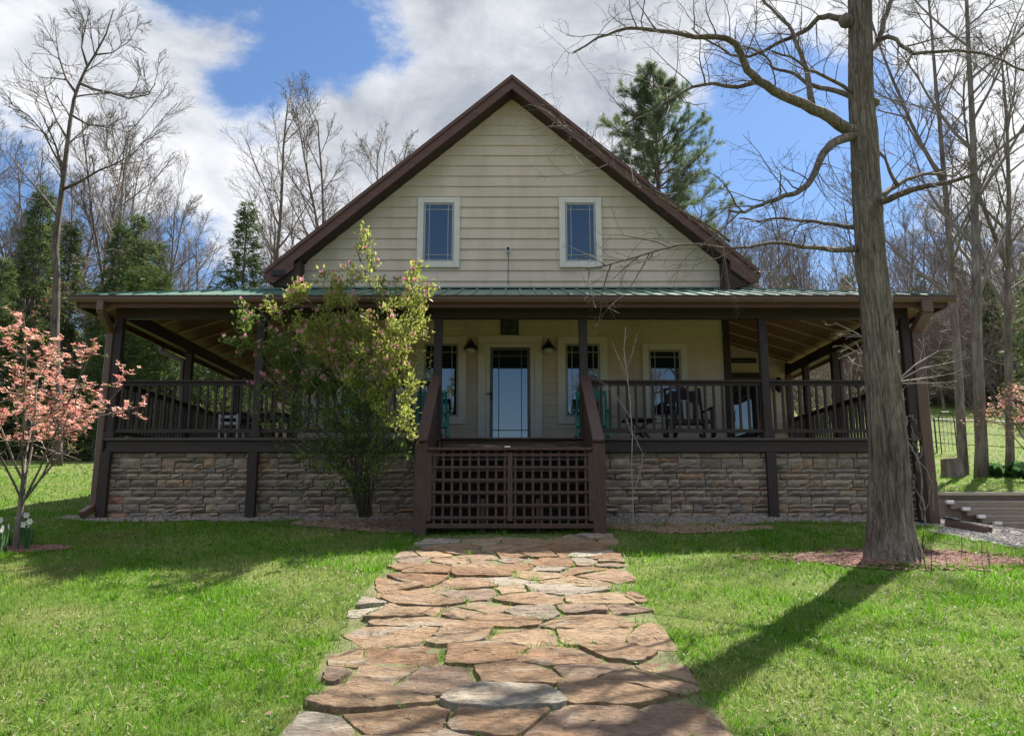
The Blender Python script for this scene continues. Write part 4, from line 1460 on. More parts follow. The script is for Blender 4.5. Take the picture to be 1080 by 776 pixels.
# plaque over the front door: square dark metal grid of four panels
pc = at(537.5, 343, WY)
e = empty('wall_plaque', (pc.x, WY - 0.05, pc.z), 'square dark metal plaque of small panels above the glass front door', 'sign')
mb = MB()
frame_(mb, pc.x - 0.165, pc.x + 0.165, pc.z - 0.19, pc.z + 0.19, WY - 0.05, 0.03, 0.03)
mb.box((pc.x - 0.01, WY - 0.052, pc.z), (0.018, 0.024, 0.37))
mb.box((pc.x, WY - 0.054, pc.z - 0.06), (0.32, 0.02, 0.018))
mb.box((pc.x, WY - 0.054, pc.z + 0.11), (0.32, 0.02, 0.018))
mb.build('frame', M['black'], e)
mb = MB(); mb.box((pc.x, WY - 0.040, pc.z), (0.34, 0.012, 0.39)); mb.build('backing', M['iron'], e)
mb = MB()
for i, x in enumerate((-0.105, -0.075, -0.045)):
    mb.box((pc.x + x, WY - 0.05, pc.z - 0.115), (0.010, 0.012, 0.09))
    mb.box((pc.x + x, WY - 0.05, pc.z + 0.142), (0.010, 0.012, 0.04))
mb.box((pc.x + 0.04, WY - 0.05, pc.z + 0.045), (0.028, 0.014, 0.075))
mb.box((pc.x + 0.095, WY - 0.05, pc.z + 0.01), (0.02, 0.014, 0.03))
mb.build('tracery', M['black'], e)
sc_ = at(784, 380.5, WG)
e = empty('name_board', (sc_.x, WG - 0.06, sc_.z), 'narrow dark sign board above the side door on cream wing', 'sign')
mb = MB(); mb.box((sc_.x, WG - 0.05, sc_.z), (0.66, 0.03, 0.13), bev=0.008); mb.build('board', M['black'], e)
mb = MB()
rs = random.Random(2)
x = sc_.x - 0.26
while x < sc_.x + 0.25:
    w_ = rs.uniform(0.02, 0.04); mb.box((x, WG - 0.067, sc_.z), (w_, 0.006, rs.uniform(0.03, 0.055))); x += w_ + 0.010
mb.build('lettering', M['iron'], e)
cc = at(536, 265, WY)
e = empty('security_camera', (cc.x, WY - 0.03, cc.z), 'small white security camera with black lens on the gable between upper windows', 'camera')
mb = MB(); mb.tube([(cc.x, WY - 0.02, cc.z), (cc.x, WY - 0.05, cc.z)], 0.055, 16); mb.build('mount', M['white'], e)
mb = MB(); mb.tube([(cc.x, WY - 0.05, cc.z), (cc.x - 0.005, WY - 0.16, cc.z + 0.005)], [0.038, 0.045], 14); mb.build('camera_body', M['white'], e)
mb = MB(); mb.tube([(cc.x - 0.005, WY - 0.155, cc.z + 0.005), (cc.x - 0.005, WY - 0.175, cc.z + 0.005)], 0.036, 14); mb.build('lens', M['black'], e)
mb = MB(); mb.tube([(cc.x, WY - 0.03, cc.z - 0.05), (cc.x + 0.004, WY - 0.034, cc.z - 0.3), (cc.x - 0.004, WY - 0.034, cc.z - 0.55), (cc.x + 0.01, WY - 0.03, cc.z - 0.78)], 0.006, 5); mb.build('cable', M['black'], e)

# ------------------------------------------------------------------ porch furniture
def rocker(x, y, rz, mat, label, slats=5, wide=0.62, star=False, cushion=None):
    e = empty('rocking_chair', (0, 0, 0), label, 'chair', 'rocking chairs on the porch')
    w = wide / 2
    m = M[mat]
    for s in (-1, 1):
        mb = MB()
        pts = [(s * w, -0.48 + 0.1 * i, 0.03 + 0.16 * ((i - 4.6) / 5) ** 2) for i in range(11)]
        for a, b in zip(pts[:-1], pts[1:]):
            mb.bar(a, b, 0.045, 0.05)
        mb.build('rocker', m, e)
        mb = MB(); mb.bar((s * w, -0.30, 0.08), (s * w, -0.30, 0.64), 0.05, 0.05, (0, 1, 0), 0.008); mb.build('leg', m, e)
        mb = MB(); mb.bar((s * w, 0.20, 0.06), (s * (w - 0.02), 0.42, 1.14), 0.05, 0.05, (0, 1, 0), 0.008); mb.build('leg', m, e)
        mb = MB(); mb.bar((s * (w + 0.01), -0.38, 0.655), (s * (w + 0.01), 0.34, 0.64), 0.085, 0.03, bev=0.01); mb.build('armrest', m, e)
    mb = MB()
    for k in range(6):
        mb.box((0, -0.28 + 0.095 * k, 0.42 - 0.008 * k), (wide - 0.04, 0.08, 0.025), bev=0.005)
    mb.bar((-w, -0.32, 0.38), (w, -0.32, 0.38), 0.03, 0.08)
    mb.build('seat', m, e)
    mb = MB()
    def bp(z):
        return 0.205 + (z - 0.36) * 0.21
    if star:
        for k in range(4):
            xx = -0.2 + 0.133 * k
            mb.bar((xx * 0.9, bp(0.44), 0.44), (xx * 1.05, bp(0.85), 0.85), 0.055, 0.02, (0, 1, 0))
        n = 14
        topc = []
        for i in range(n + 1):
            u = -1 + 2 * i / n
            topc.append((u * (w - 0.02), 1.08 + 0.06 * math.cos(u * 3.1) + 0.035 * math.cos(u * 9)))
        poly = [(p, bp(0.85) - 0.015, 0.84 + 0.05 * math.cos(p * 12)) for p, _ in topc] + [(p, bp(1.1) - 0.015, q) for p, q in topc[::-1]]
        mb.prism(poly, (0, 0.025, 0))
    else:
        for k in range(slats):
            xx = -w + 0.05 + (wide - 0.1) * (k + 0.5) / slats
            mb.bar((xx, bp(0.46), 0.46), (xx, bp(1.08), 1.08), 0.055, 0.018, (0, 1, 0))
        mb.bar((-w, bp(1.09), 1.09), (w, bp(1.09), 1.09), 0.03, 0.11, bev=0.01)
    mb.bar((-w, bp(0.46), 0.46), (w, bp(0.46), 0.46), 0.03, 0.06)
    mb.build('backrest', m, e)
    if cushion:
        mb = MB()
        n = 10
        V_ = []
        for i in range(n + 1):
            for j in range(n + 1):
                u, v = -1 + 2 * i / n, -1 + 2 * j / n
                mb.v.append((-0.05 + u * 0.2, bp(0.7) - 0.07 - 0.07 * (1 - u ** 4) * (1 - v ** 4), 0.68 + v * 0.2))
        for i in range(n):
            for j in range(n):
                a = i * (n + 1) + j
                mb.face([a, a + n + 1, a + n + 2, a + 1])
        k0 = len(mb.v)
        mb.v += [(x_, bp(0.7) - 0.06, z_) for x_, y_, z_ in mb.v[:k0]]
        for i in range(n):
            for j in range(n):
                a = k0 + i * (n + 1) + j
                mb.face([a, a + 1, a + n + 2, a + n + 1])
        cu = mb.build('cushion', cushion, e, smooth=True)
        cu['label'] = 'dark cushion with pale pink flowers'
    e.location = (x, y, DECK + 0.004)
    e.rotation_euler = (0, 0, rz)
    return e
def cushion_mat():
    m, nt, out = newmat('flower_cushion')
    vo = nd(nt, 'ShaderNodeTexVoronoi')
    vo.inputs['Scale'].default_value = 9
    nt.links.new(coords(nt), vo.inputs['Vector'])
    c = ramp(nt, vo.outputs['Distance'], [(0.22, (0.55, 0.38, 0.33)), (0.36, (0.03, 0.022, 0.022))])
    pbr(nt, out, c, 0.9)
    return m
rocker(-1.62, 15.85, 0.12, 'teal', 'teal slatted rocking chair on the porch on the shrub side of glass front door')
rocker(1.60, 15.75, -0.1, 'teal', 'teal rocking chair with flowery cushion by the stair handrail', cushion=cushion_mat())
rocker(3.45, 15.3, 0.05, 'darkpaint', 'dark brown rocking chair with carved top rail before the porch window', star=True, wide=0.74)
tp = Vector((2.47, 15.3, DECK + 0.004))
e = empty('side_table', tp, 'low dark side table on porch beside the dark brown rocking chair', 'table')
mb = MB()
for k in range(6):
    mb.box((tp.x, tp.y - 0.25 + 0.1 * k, tp.z + 0.44), (0.62, 0.09, 0.03), bev=0.005)
mb.build('table_top', M['darkpaint'], e)
for s in (-1, 1):
    for q in (-1, 1):
        mb = MB(); mb.bar((tp.x + s * 0.26, tp.y + q * 0.2, tp.z), (tp.x - s * 0.20, tp.y + q * 0.2, tp.z + 0.425), 0.05, 0.03, (0, 1, 0)); mb.build('leg', M['darkpaint'], e)
mb = MB(); mb.box((tp.x, tp.y, tp.z + 0.22), (0.4, 0.36, 0.03)); mb.build('shelf', M['darkpaint'], e)
# far left of the porch: dark table with a white chair under it
tx, ty = -5.75, 17.6
e = empty('porch_table', (tx, ty, DECK + 0.004), 'dark wooden table in the porch corner behind the magnolia shrub', 'table')
zt = DECK + 0.004
mb = MB(); mb.box((tx, ty, zt + 0.82), (1.5, 0.8, 0.05), bev=0.01); mb.box((tx, ty, zt + 0.74), (1.38, 0.68, 0.11)); mb.build('table_top', M['darkpaint'], e)
for s in (-1, 1):
    for q in (-1, 1):
        mb = MB(); mb.box((tx + s * 0.66, ty + q * 0.32, zt + 0.345), (0.08, 0.08, 0.69), bev=0.008); mb.build('leg', M['darkpaint'], e)
cx, cy = -6.05, 16.95
e = empty('white_chair', (cx, cy, zt), 'small white slatted chair pulled up to the dark porch table', 'chair')
for s in (-1, 1):
    mb = MB(); mb.box((cx + s * 0.19, cy + 0.18, zt + 0.20), (0.035, 0.035, 0.40)); mb.build('leg', M['white'], e)
    mb = MB(); mb.bar((cx + s * 0.19, cy - 0.18, zt), (cx + s * 0.19, cy - 0.24, zt + 0.74), 0.035, 0.035, (0, 1, 0)); mb.build('leg', M['white'], e)
mb = MB()
for k in range(4):
    mb.box((cx, cy - 0.15 + 0.1 * k, zt + 0.415), (0.42, 0.085, 0.022))
mb.build('seat', M['white'], e)
mb = MB()
for z in (0.54, 0.68):
    mb.box((cx, cy - 0.23, zt + z), (0.38, 0.02, 0.06))
mb.build('backrest', M['white'], e)
mb = MB(); mb.box((cx, cy - 0.19, zt + 0.09), (0.38, 0.025, 0.05)); mb.box((cx, cy + 0.18, zt + 0.12), (0.38, 0.02, 0.03)); mb.build('stretcher', M['white'], e)

# drain trough leading away from the right downspout
dp = Vector((7.55, 13.95, g(7.55, 13.95)))
e = empty('drain_trough', dp, 'dark brown trough lying on gravel at the foot of the downspout', 'drain')
mb = MB()
a = Vector((7.55, 13.9, g(7.55, 13.9) + 0.09)); b = Vector((7.98, 13.42, g(7.98, 13.42) + 0.05))
y_ = (b - a).normalized(); x_ = y_.cross(Vector((0, 0, 1))).normalized(); z_ = x_.cross(y_)
mb.bar(a - z_ * 0.05, b - z_ * 0.05, 0.22, 0.02)
for s in (-1, 1):
    mb.bar(a + x_ * (0.11 * s), b + x_ * (0.11 * s), 0.022, 0.10)
mb.build('channel', M['gutter'], e)
mb = MB(); mb.bar(a - y_ * 0.03 + z_ * 0.07, a + y_ * 0.15 + z_ * 0.065, 0.245, 0.03, bev=0.008); mb.build('cap', M['darkpaint'], e)

# timber retaining wall with stepped courses and white step lights
wl = empty('retaining_wall', (8.6, WALL_Y, -0.2), 'weathered timber retaining wall stepping down beside the gravel path', 'wall')
lines = [(521, 980, 1180), (529.5, 1000, 1180), (536.5, 1017, 1180), (544.5, 1033, 1180), (551.5, 1050, 1180), (558.5, 1066, 1180)]
mb = MB()
xa = at(960, 530, WALL_Y).x
zt_ = at(990, 522, WALL_Y).z
mb.box(((xa + 24) / 2, WALL_Y + 0.06, zt_ - 0.6), (24 - xa, 0.14, 1.2))
mb.prism([(xa, WALL_Y - 0.09, zt_ - 0.06), (xa + 0.55, WALL_Y - 0.09, zt_ - 0.06), (xa + 2.6, WALL_Y - 0.09, zt_ - 0.85), (xa + 2.6, WALL_Y - 0.09, zt_ - 1.6), (xa, WALL_Y - 0.09, zt_ - 1.0)], (0, 0.078, 0))
mb.build('wall_face', M['timber'], wl)
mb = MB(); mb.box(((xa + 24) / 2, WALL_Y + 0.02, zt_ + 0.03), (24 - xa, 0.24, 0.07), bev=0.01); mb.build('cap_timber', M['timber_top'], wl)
for k, (py, px0, px1) in enumerate(lines[1:]):
    a = at(px0, py, WALL_Y - 0.12 - 0.05 * k)
    mb = MB()
    yk = WALL_Y - 0.06 - 0.05 * (k + 1)
    mb.box(((a.x + 22) / 2, yk, a.z - 0.075), (22 - a.x, 0.11 + 0.05, 0.145), bev=0.012)
    tim = mb.build('step_timber', M['timber'], wl)
    mb = MB(); mb.box(((a.x + 22) / 2, yk - 0.005, a.z + 0.012), (22 - a.x, 0.15, 0.024), bev=0.006); mb.build('lit_tread_top', M['timber_top'], tim)  # thin pale strip paints the sunlit top of each tread
    if k < 4:
        mb = MB(); mb.box((a.x - 0.02, yk - 0.10, a.z + 0.0), (0.17, 0.09, 0.075), bev=0.012); mb.build('step_light', M['block'], tim)
# ------------------------------------------------------------------ growing things
def rvec(r):
    while True:
        v = Vector((r.uniform(-1, 1), r.uniform(-1, 1), r.uniform(-1, 1)))
        if 0.05 < v.length < 1:
            return v.normalized()

def branch(r, p0, d, L, r0, nseg, wig, up=0.0, r1=None):
    """a crooked tapering path"""
    pts, rad = [Vector(p0)], [r0]
    d = d.normalized()
    r1 = r0 * 0.25 if r1 is None else r1
    for i in range(nseg):
        d = (d + rvec(r) * wig + Vector((0, 0, up))).normalized()
        pts.append(pts[-1] + d * (L / nseg))
        rad.append(r0 + (r1 - r0) * (i + 1) / nseg)
    return pts, rad

def path_at(pts, t):
    k = t * (len(pts) - 1)
    i = min(int(k), len(pts) - 2)
    return pts[i].lerp(pts[i + 1], k - i), (pts[i + 1] - pts[i]).normalized()

def side_dir(r, axis, ang):
    o = axis.orthogonal().normalized()
    o.rotate(Matrix.Rotation(r.uniform(0, 6.283), 3, axis))
    return (axis * math.cos(ang) + o * math.sin(ang)).normalized()

def fork(r, out, pts, rad, level, spec):
    """side branches along a path, level after level; spec[level] = (count, t0, length share, angle, up, wiggle, nseg, min radius)"""
    if level >= len(spec):
        return
    n, t0, ls, ang, up, wig, ns, rmin = spec[level]
    L = sum((b - a).length for a, b in zip(pts[:-1], pts[1:]))
    for k in range(n):
        t = t0 + (1 - t0) * (k + r.random()) / n
        t = min(t, 0.98)
        p, ax = path_at(pts, t)
        rr = rad[min(int(t * (len(rad) - 1)), len(rad) - 1)]
        l = L * ls * (1.15 - 0.6 * t) * r.uniform(0.6, 1.3)
        d = side_dir(r, ax, ang * r.uniform(0.75, 1.25))
        q, qr = branch(r, p, d, l, max(rmin, rr * 0.55), ns, wig, up, rmin)
        out.append((q, qr, level))
        fork(r, out, q, qr, level + 1, spec)

def tubes(mb, items, sides=(4, 3, 3, 3, 3)):
    for pts, rad, lv in items:
        mb.tube(pts, rad, sides[min(lv, len(sides) - 1)], cap=False)

# ---- quads for leaves
def leaf_quads(P, D, size, width, r, fold=True, jitter=0.5):
    """N diamond leaves at points P along directions D"""
    N = len(P)
    D = D + NP.normal(0, jitter, (N, 3))
    D /= np.linalg.norm(D, axis=1)[:, None] + 1e-9
    Rn = NP.normal(0, 1, (N, 3))
    S = np.cross(D, Rn); S /= np.linalg.norm(S, axis=1)[:, None] + 1e-9
    s = size * NP.uniform(0.6, 1.35, N)[:, None]
    w = s * width
    a = P; b = P + D * s * 0.5 + S * w / 2; c = P + D * s; d = P + D * s * 0.5 - S * w / 2
    return np.stack([a, b, c, d], 1).reshape(-1, 3)

def tip_points(items, per_m, tmin=0.35, levels=None, r=rnd, minn=1):
    P, D = [], []
    for pts, rad, lv in items:
        if levels is not None and lv not in levels:
            continue
        L = sum((b - a).length for a, b in zip(pts[:-1], pts[1:]))
        for _ in range(max(minn, int(L * per_m))):
            p, d = path_at(pts, r.uniform(tmin, 1.0))
            P.append(p); D.append(d)
    return np.array([tuple(p) for p in P]), np.array([tuple(d) for d in D])

# ---- the big tree in front of the porch
oak = empty('oak_tree', (TREE.x, TREE.y, TREE.z), 'large grey barked tree with bare crooked limbs in reddish mulch before the porch', 'tree')
TY = TREE.y
def tw(px): return px / F * (TY + 0.3)
prof = [(941, 598, 56), (941, 586, 50), (940, 568, 44), (939, 545, 40), (938, 500, 37), (935, 450, 34), (930, 390, 32), (924, 320, 30), (919, 280, 29.5), (914, 200, 27.5), (911, 140, 26.5),
        (908, 100, 24.5), (907.5, 50, 24), (907, 0, 23.5), (910, -40, 22), (918, -80, 19.5), (936, -150, 16), (955, -230, 11.5), (970, -310, 7), (990, -380, 3)]  # unseen top bent right so its shadow stays off the path
mb = MB()
SD = 72
rt = random.Random(3)
pts = [at(x, y, TY) for x, y, w in prof]
pp, rr = [], []
for i in range(len(prof) - 1):
    for k in range(9):
        t = k / 9
        pp.append(pts[i].lerp(pts[i + 1], t)); rr.append((tw(prof[i][2]) * (1 - t) + tw(prof[i + 1][2]) * t) / 2)
n0 = len(mb.v)
for i, (p, r_) in enumerate(zip(pp, rr)):
    h = p.z - TREE.z
    for k in range(SD):
        a = 2 * math.pi * k / SD
        flare = 1 + 0.10 * math.exp(-max(0, h) / 0.22) * (0.6 + 0.6 * math.cos(5 * a + 0.7)) + 0.05 * math.exp(-max(0, h) / 0.8) * math.cos(4 * a)
        rid = 0.014 * mnoise.noise(Vector((math.cos(a) * 3, math.sin(a) * 3, h * 0.9))) + 0.032 * (0.4 - abs(mnoise.noise(Vector((math.cos(a) * 9, math.sin(a) * 9, h * 1.3))))) + 0.018 * (0.4 - abs(mnoise.noise(Vector((math.cos(a) * 19, math.sin(a) * 19, h * 3.5)))))
        R_ = r_ * flare + rid * min(1, r_ / 0.2)
        mb.v.append((p.x + R_ * math.cos(a), p.y + R_ * math.sin(a), p.z))
for i in range(len(pp) - 1):
    for k in range(SD):
        a = n0 + i * SD + k; b = n0 + i * SD + (k + 1) % SD
        mb.face([a, b, b + SD, a + SD])
mb.build('trunk', M['oak'], oak, smooth=True)
limbs = [  # (pixels, start width px, end width px, drift in depth)
    ([(905, 140), (893, 136), (876, 124), (858, 116), (838, 106), (816, 96), (801, 86), (788, 74), (781, 56), (776, 46), (764, 40), (745, 39), (722, 37), (697, 33), (672, 30), (650, 33), (630, 40), (604, 56)], 15.5, 1.6, -1.2),
    ([(905, 143), (890, 146), (877, 152), (868, 162), (861, 178), (855, 190), (846, 199), (836, 205), (818, 211), (804, 216), (786, 224), (768, 222)], 12, 2, -1.5),
    ([(908, 106), (896, 101), (882, 96), (866, 93), (851, 88), (840, 79), (828, 75), (815, 72), (808, 60), (795, 52), (780, 48)], 8, 2, 1.0),
    ([(857, 115), (854, 95), (851, 75), (845, 57), (838, 42), (832, 27), (820, 16), (806, 3), (796, -14)], 8, 3, 0.6),
    ([(902, 24), (890, 20), (874, 17), (863, 19), (853, 30), (842, 36), (826, 43), (808, 53), (790, 60), (770, 58), (748, 44), (730, 30)], 9, 2, 0.8),
    ([(914, 58), (922, 50), (928, 38), (932, 22), (938, 6), (944, -14), (952, -40)], 8, 4, 0.5),
    ([(925, 42), (936, 39), (946, 42), (953, 50), (964, 57), (985, 55), (1008, 53), (1034, 56), (1058, 64), (1084, 76)], 6, 2, -1.0),
    ([(917, 214), (932, 212), (946, 206), (962, 200), (978, 196), (996, 193), (1012, 189), (1030, 182)], 10, 3, -0.9),
    ([(918, 207), (934, 204), (946, 196), (957, 189), (972, 184), (988, 184), (1006, 186), (1020, 176)], 8, 2, 0.9),
    ([(946, 195), (938, 180), (933, 166), (926, 158)], 5, 2, 0.2),
    ([(905, 262), (890, 263), (874, 263), (858, 261), (836, 258), (812, 256), (788, 261), (764, 262)], 8, 2, -1.0),
    ([(904, 240), (890, 239), (870, 236), (848, 233), (826, 230), (800, 234), (780, 230)], 6, 2, 0.8),
    ([(765, 262), (742, 258), (718, 258), (694, 264), (668, 272), (640, 280), (618, 284)], 3, 1.2, 0.0),
    ([(770, 255), (744, 236), (718, 222), (690, 204), (664, 190), (640, 170), (618, 148), (600, 132)], 3, 1.0, -0.2),
    ([(800, 86), (778, 92), (752, 88), (730, 92), (708, 104), (690, 118), (660, 130)], 6, 1.5, -0.6),
    ([(905, 100), (888, 90), (868, 80), (852, 74), (834, 60), (814, 54)], 5, 2, -0.6),
    ([(924, -105), (950, -140), (985, -165), (1025, -195)], 9, 2.5, 1.4),
    ([(940, -165), (926, -220), (910, -255), (900, -300)], 7, 2, 2.2),
    ([(950, -210), (972, -255), (1000, -300), (1035, -330)], 6, 2, 0.8),
]
items = []
rb = random.Random(77)
main = []
for pxs, w0, w1, drift in limbs:
    n = len(pxs)
    P = [at(x, y, TY + drift * (k / (n - 1)) ** 1.0 * 1.4) for k, (x, y) in enumerate(pxs)]
    # subdivide with small kinks so limbs read as grown, not drawn
    Q = []
    for a, b in zip(P[:-1], P[1:]):
        Q.append(a)
        Q.append((a + b) / 2 + rvec(rb) * (b - a).length * 0.05)
    Q.append(P[-1])
    rad = [tw(w0 + (w1 - w0) * (k / (len(Q) - 1)) ** 0.7) / 2 for k in range(len(Q))]
    main.append((Q, rad))
    items.append((Q, rad, 0))
    L = sum((b - a).length for a, b in zip(Q[:-1], Q[1:]))
    sub = []
    cnt = max(4, int(L * 5.2))
    for k in range(cnt):
        t = 0.22 + 0.78 * (k + rb.random()) / cnt
        p, ax = path_at(Q, min(t, 0.99))
        d = side_dir(rb, ax, rb.uniform(0.5, 1.1))
        q, qr = branch(rb, p, d, rb.uniform(0.35, 1.25), rb.uniform(0.006, 0.013), 6, 0.26, 0.03, 0.0025)
        sub.append((q, qr, 1))
        fork(rb, sub, q, qr, 2, [None, None, (4, 0.25, 0.5, 0.8, 0.0, 0.25, 4, 0.0022), (3, 0.3, 0.5, 0.8, 0.0, 0.25, 3, 0.0018)])
    items += sub
mb = MB()
for q, r_, lv in items:
    if lv == 0:
        mb.tube(q, r_, 9, cap=True)
mb.build('limb', M['oak'], oak, smooth=True)
mb = MB()
tubes(mb, [i for i in items if i[2] > 0], (4, 4, 3, 3))
mb.build('twig', M['twig'], oak)
# burrs where limbs were lost
for px, py, s_ in ((892, 22, 0.11), (923, 108, 0.07)):
    mb = MB(); c = at(px, py, TY - 0.05)
    mb.lathe(c, [(s_ * 0.3, -s_), (s_ * 0.8, -s_ * 0.6), (s_, 0), (s_ * 0.75, s_ * 0.6), (s_ * 0.3, s_)], 9)
    mb.build('burr', M['bark'], oak, smooth=True)

# ---- pale low twigs that reach out beside the right porch post, and the vine on it
vp = Vector((7.42, 13.95, g(7.42, 13.95)))
vine = empty('vine', vp, 'twisting bare vine climbing the right corner post of the porch', 'vine')
mb = MB()
for pxs, w in (([(976, 552), (974, 530), (972, 505), (966, 480), (957, 466), (953, 452), (956, 440), (963, 437), (966, 447)], 4), ([(985, 538), (984, 512), (978, 496), (968, 484), (966, 470), (961, 458)], 3),
               ([(975, 548), (980, 520), (984, 498), (988, 508), (993, 516)], 2.2), ([(972, 500), (966, 488), (972, 478), (968, 462), (960, 448)], 2.5), ([(976, 550), (972, 538), (968, 520), (964, 500)], 3)):
    P = [at(x, y, 13.98 - 0.04 * (k % 2)) for k, (x, y) in enumerate(pxs)]
    Q = []
    for a, b in zip(P[:-1], P[1:]):
        for t in (0, 0.33, 0.67):
            Q.append(a.lerp(b, t) + rvec(rb) * (0.0 if t == 0 else 0.035))
    Q.append(P[-1])
    mb.tube(Q, [w / F * 14.2 / 3.6 * (1 - 0.5 * k / len(Q)) for k in range(len(Q))], 6)
mb.build('stem', M['twig_brown'], vine)
tw_e = []
rv = random.Random(5)
for pxs in ([(950, 400), (972, 388), (994, 384), (1012, 380)], [(950, 402), (980, 398), (1008, 393)], [(950, 398), (966, 384), (990, 370), (1004, 368)], [(952, 404), (985, 404), (1010, 402)],
            [(930, 384), (912, 374), (898, 368), (886, 364)], [(932, 396), (916, 390), (900, 382), (893, 374)], [(936, 380), (920, 364), (905, 352), (880, 340)], [(953, 470), (948, 440), (953, 420), (950, 402)]):
    P = [at(x, y, 12.4 + 0.3 * rv.random()) for x, y in pxs]
    rad = [0.013 - 0.009 * k / (len(P) - 1) for k in range(len(P))]
    tw_e.append((P, rad, 0))
    fork(rv, tw_e, P, rad, 1, [None, (6, 0.2, 0.35, 0.6, 0.0, 0.2, 3, 0.003), (3, 0.3, 0.5, 0.7, 0.0, 0.2, 3, 0.002)])
sb = at(953, 470, 12.5); 
low = empty('bare_bush', (sb.x, 12.5, g(sb.x, 12.5)), 'low bush of pale bare twigs behind the big tree trunk', 'bush')
mb = MB(); mb.tube([(sb.x, 12.5, g(sb.x, 12.5)), (sb.x + 0.03, 12.5, g(sb.x, 12.5) + 0.7), tuple(sb)], [0.022, 0.018, 0.014], 6)
tubes(mb, tw_e, (5, 3, 3)); mb.build('twig', M['twig_pale'], low)
# ---- thin sapling before the porch
sp0 = Vector((at(668, 548, 13.0).x, 13.0, 0)); sp0.z = g(sp0.x, 13.0)
sap = empty('sapling', sp0, 'thin pale leafless sapling before the stone wall beside the stairs', 'tree')
it = []
for pxs, w in (([(668, 552), (667, 520), (666, 490), (667, 460), (665, 430), (662, 400), (658, 368), (660, 345)], 2.2), ([(668, 520), (676, 495), (678, 478), (668, 458), (660, 440)], 1.5),
               ([(665, 440), (655, 425), (645, 412), (634, 402)], 1.2), ([(661, 395), (654, 380), (646, 362)], 1.0), ([(661, 388), (667, 372), (672, 352)], 1.0)):
    P = [at(x, y, 13.0 + 0.05 * k) for k, (x, y) in enumerate(pxs)]
    rad = [w / F * 13.2 / 3.4 * (1 - 0.6 * k / len(P)) for k in range(len(P))]
    it.append((P, rad, 0))
    fork(rv, it, P, rad, 1, [None, (5, 0.4, 0.16, 0.7, 0.03, 0.2, 3, 0.002)])
mb = MB(); tubes(mb, it, (5, 3)); mb.build('stem', M['twig_pale'], sap)

# ---- magnolia shrub
mag = empty('magnolia_shrub', MAG, 'multi-stemmed shrub with fresh yellow-green leaves and pink blossoms before the porch', 'shrub')
rm = random.Random(21)
it = []
stems = [  # foot offset, then pixels at a depth
    ([(386, 545), (384, 510), (388, 470), (396, 420), (400, 370), (398, 320), (384, 285), (376, 262)], -0.1),
    ([(390, 545), (394, 500), (406, 455), (416, 410), (426, 370), (434, 335), (440, 312)], -1.5),
    ([(388, 545), (390, 500), (400, 450), (414, 400), (424, 350), (430, 310), (436, 285)], -0.9),
    ([(382, 545), (374, 505), (366, 460), (352, 410), (346, 370), (348, 325), (350, 295)], 0.0),
    ([(380, 545), (368, 505), (346, 460), (312, 425), (284, 390), (262, 362), (246, 345)], -0.2),
    ([(384, 545), (376, 500), (360, 450), (330, 405), (306, 370), (296, 335), (300, 312)], -0.4),
    ([(384, 545), (378, 515), (350, 490), (318, 478), (296, 468)], 0.2),
    ([(388, 545), (396, 515), (414, 488), (436, 468)], -1.3),
    ([(388, 545), (396, 505), (408, 465), (418, 435), (432, 415)], -1.5),
    ([(386, 545), (386, 500), (392, 440), (378, 400), (366, 370), (362, 330), (366, 300)], -0.3),
    ([(382, 545), (372, 510), (340, 470), (330, 440), (322, 400), (316, 365)], 0.25),
]
rx = random.Random(90)
for i in range(34):
    a = i * 2.39996; q = math.sqrt((i + 0.5) / 34)
    ex, ey = 350 + 100 * q * math.cos(a), 392 + 112 * q * math.sin(a)
    if ex + (ey - 392) * 0.25 > 446:
        ex -= 16
    bx_ = 385 + rx.uniform(-6, 6)
    mx, my = bx_ + (ex - bx_) * 0.22, 545 + (ey - 545) * 0.45
    d_ = -1.25 * max(0, (ex - 340) / 110) - 0.15 + rx.uniform(-0.35, 0.25)
    stems.append(([(bx_, 545), (bx_ + (mx - bx_) * 0.45, 545 + (my - 545) * 0.55), (mx, my), (mx + (ex - mx) * 0.5 + rx.uniform(-6, 6), my + (ey - my) * 0.55), (ex, ey)], d_))
for pxs, dr in stems:
    n = len(pxs)
    P = [at(x, y, 12.9 + dr * k / (n - 1)) for k, (x, y) in enumerate(pxs)]
    rad = [(0.020 - 0.015 * k / (n - 1)) * (1 if n > 5 else 0.6) for k in range(n)]
    it.append((P, rad, 0))
    fork(rm, it, P, rad, 1, [None, (9 if n > 5 else 6, 0.42, 0.17, 0.8, 0.05, 0.2, 4, 0.004), (4, 0.2, 0.6, 0.7, 0.06, 0.2, 3, 0.0025)])
mb = MB(); tubes(mb, it, (6, 4, 3)); mb.build('stem', M['bark_dark'], mag)
P, D = tip_points(it, 95, 0.15, (1, 2), rm, 12)
keep = NP.random(len(P)) < np.where(P[:, 2] < 2.0 - 0.45 * (P[:, 0] + 3.5), 0.27, np.where(P[:, 2] > 4.2, 0.6, 0.8))
P, D = P[keep], D[keep]
P = P + NP.normal(0, 0.045, P.shape)
hi = P[:, 2] > 1.0
D2 = D + np.array([0, 0, 0.45])
V = leaf_quads(P, D2, 0.070, 0.46, rm, jitter=0.75)
tt = NP.random(len(P))
# leaves low on the left take the darker colour, shade painted in
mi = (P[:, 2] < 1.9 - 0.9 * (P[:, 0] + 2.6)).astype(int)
np_mesh('foliage', V, 4, [M['mag_leaf'], M['mag_shaded']], mag, tint=tt, mat_idx=mi)
print('mag leaves', len(P))
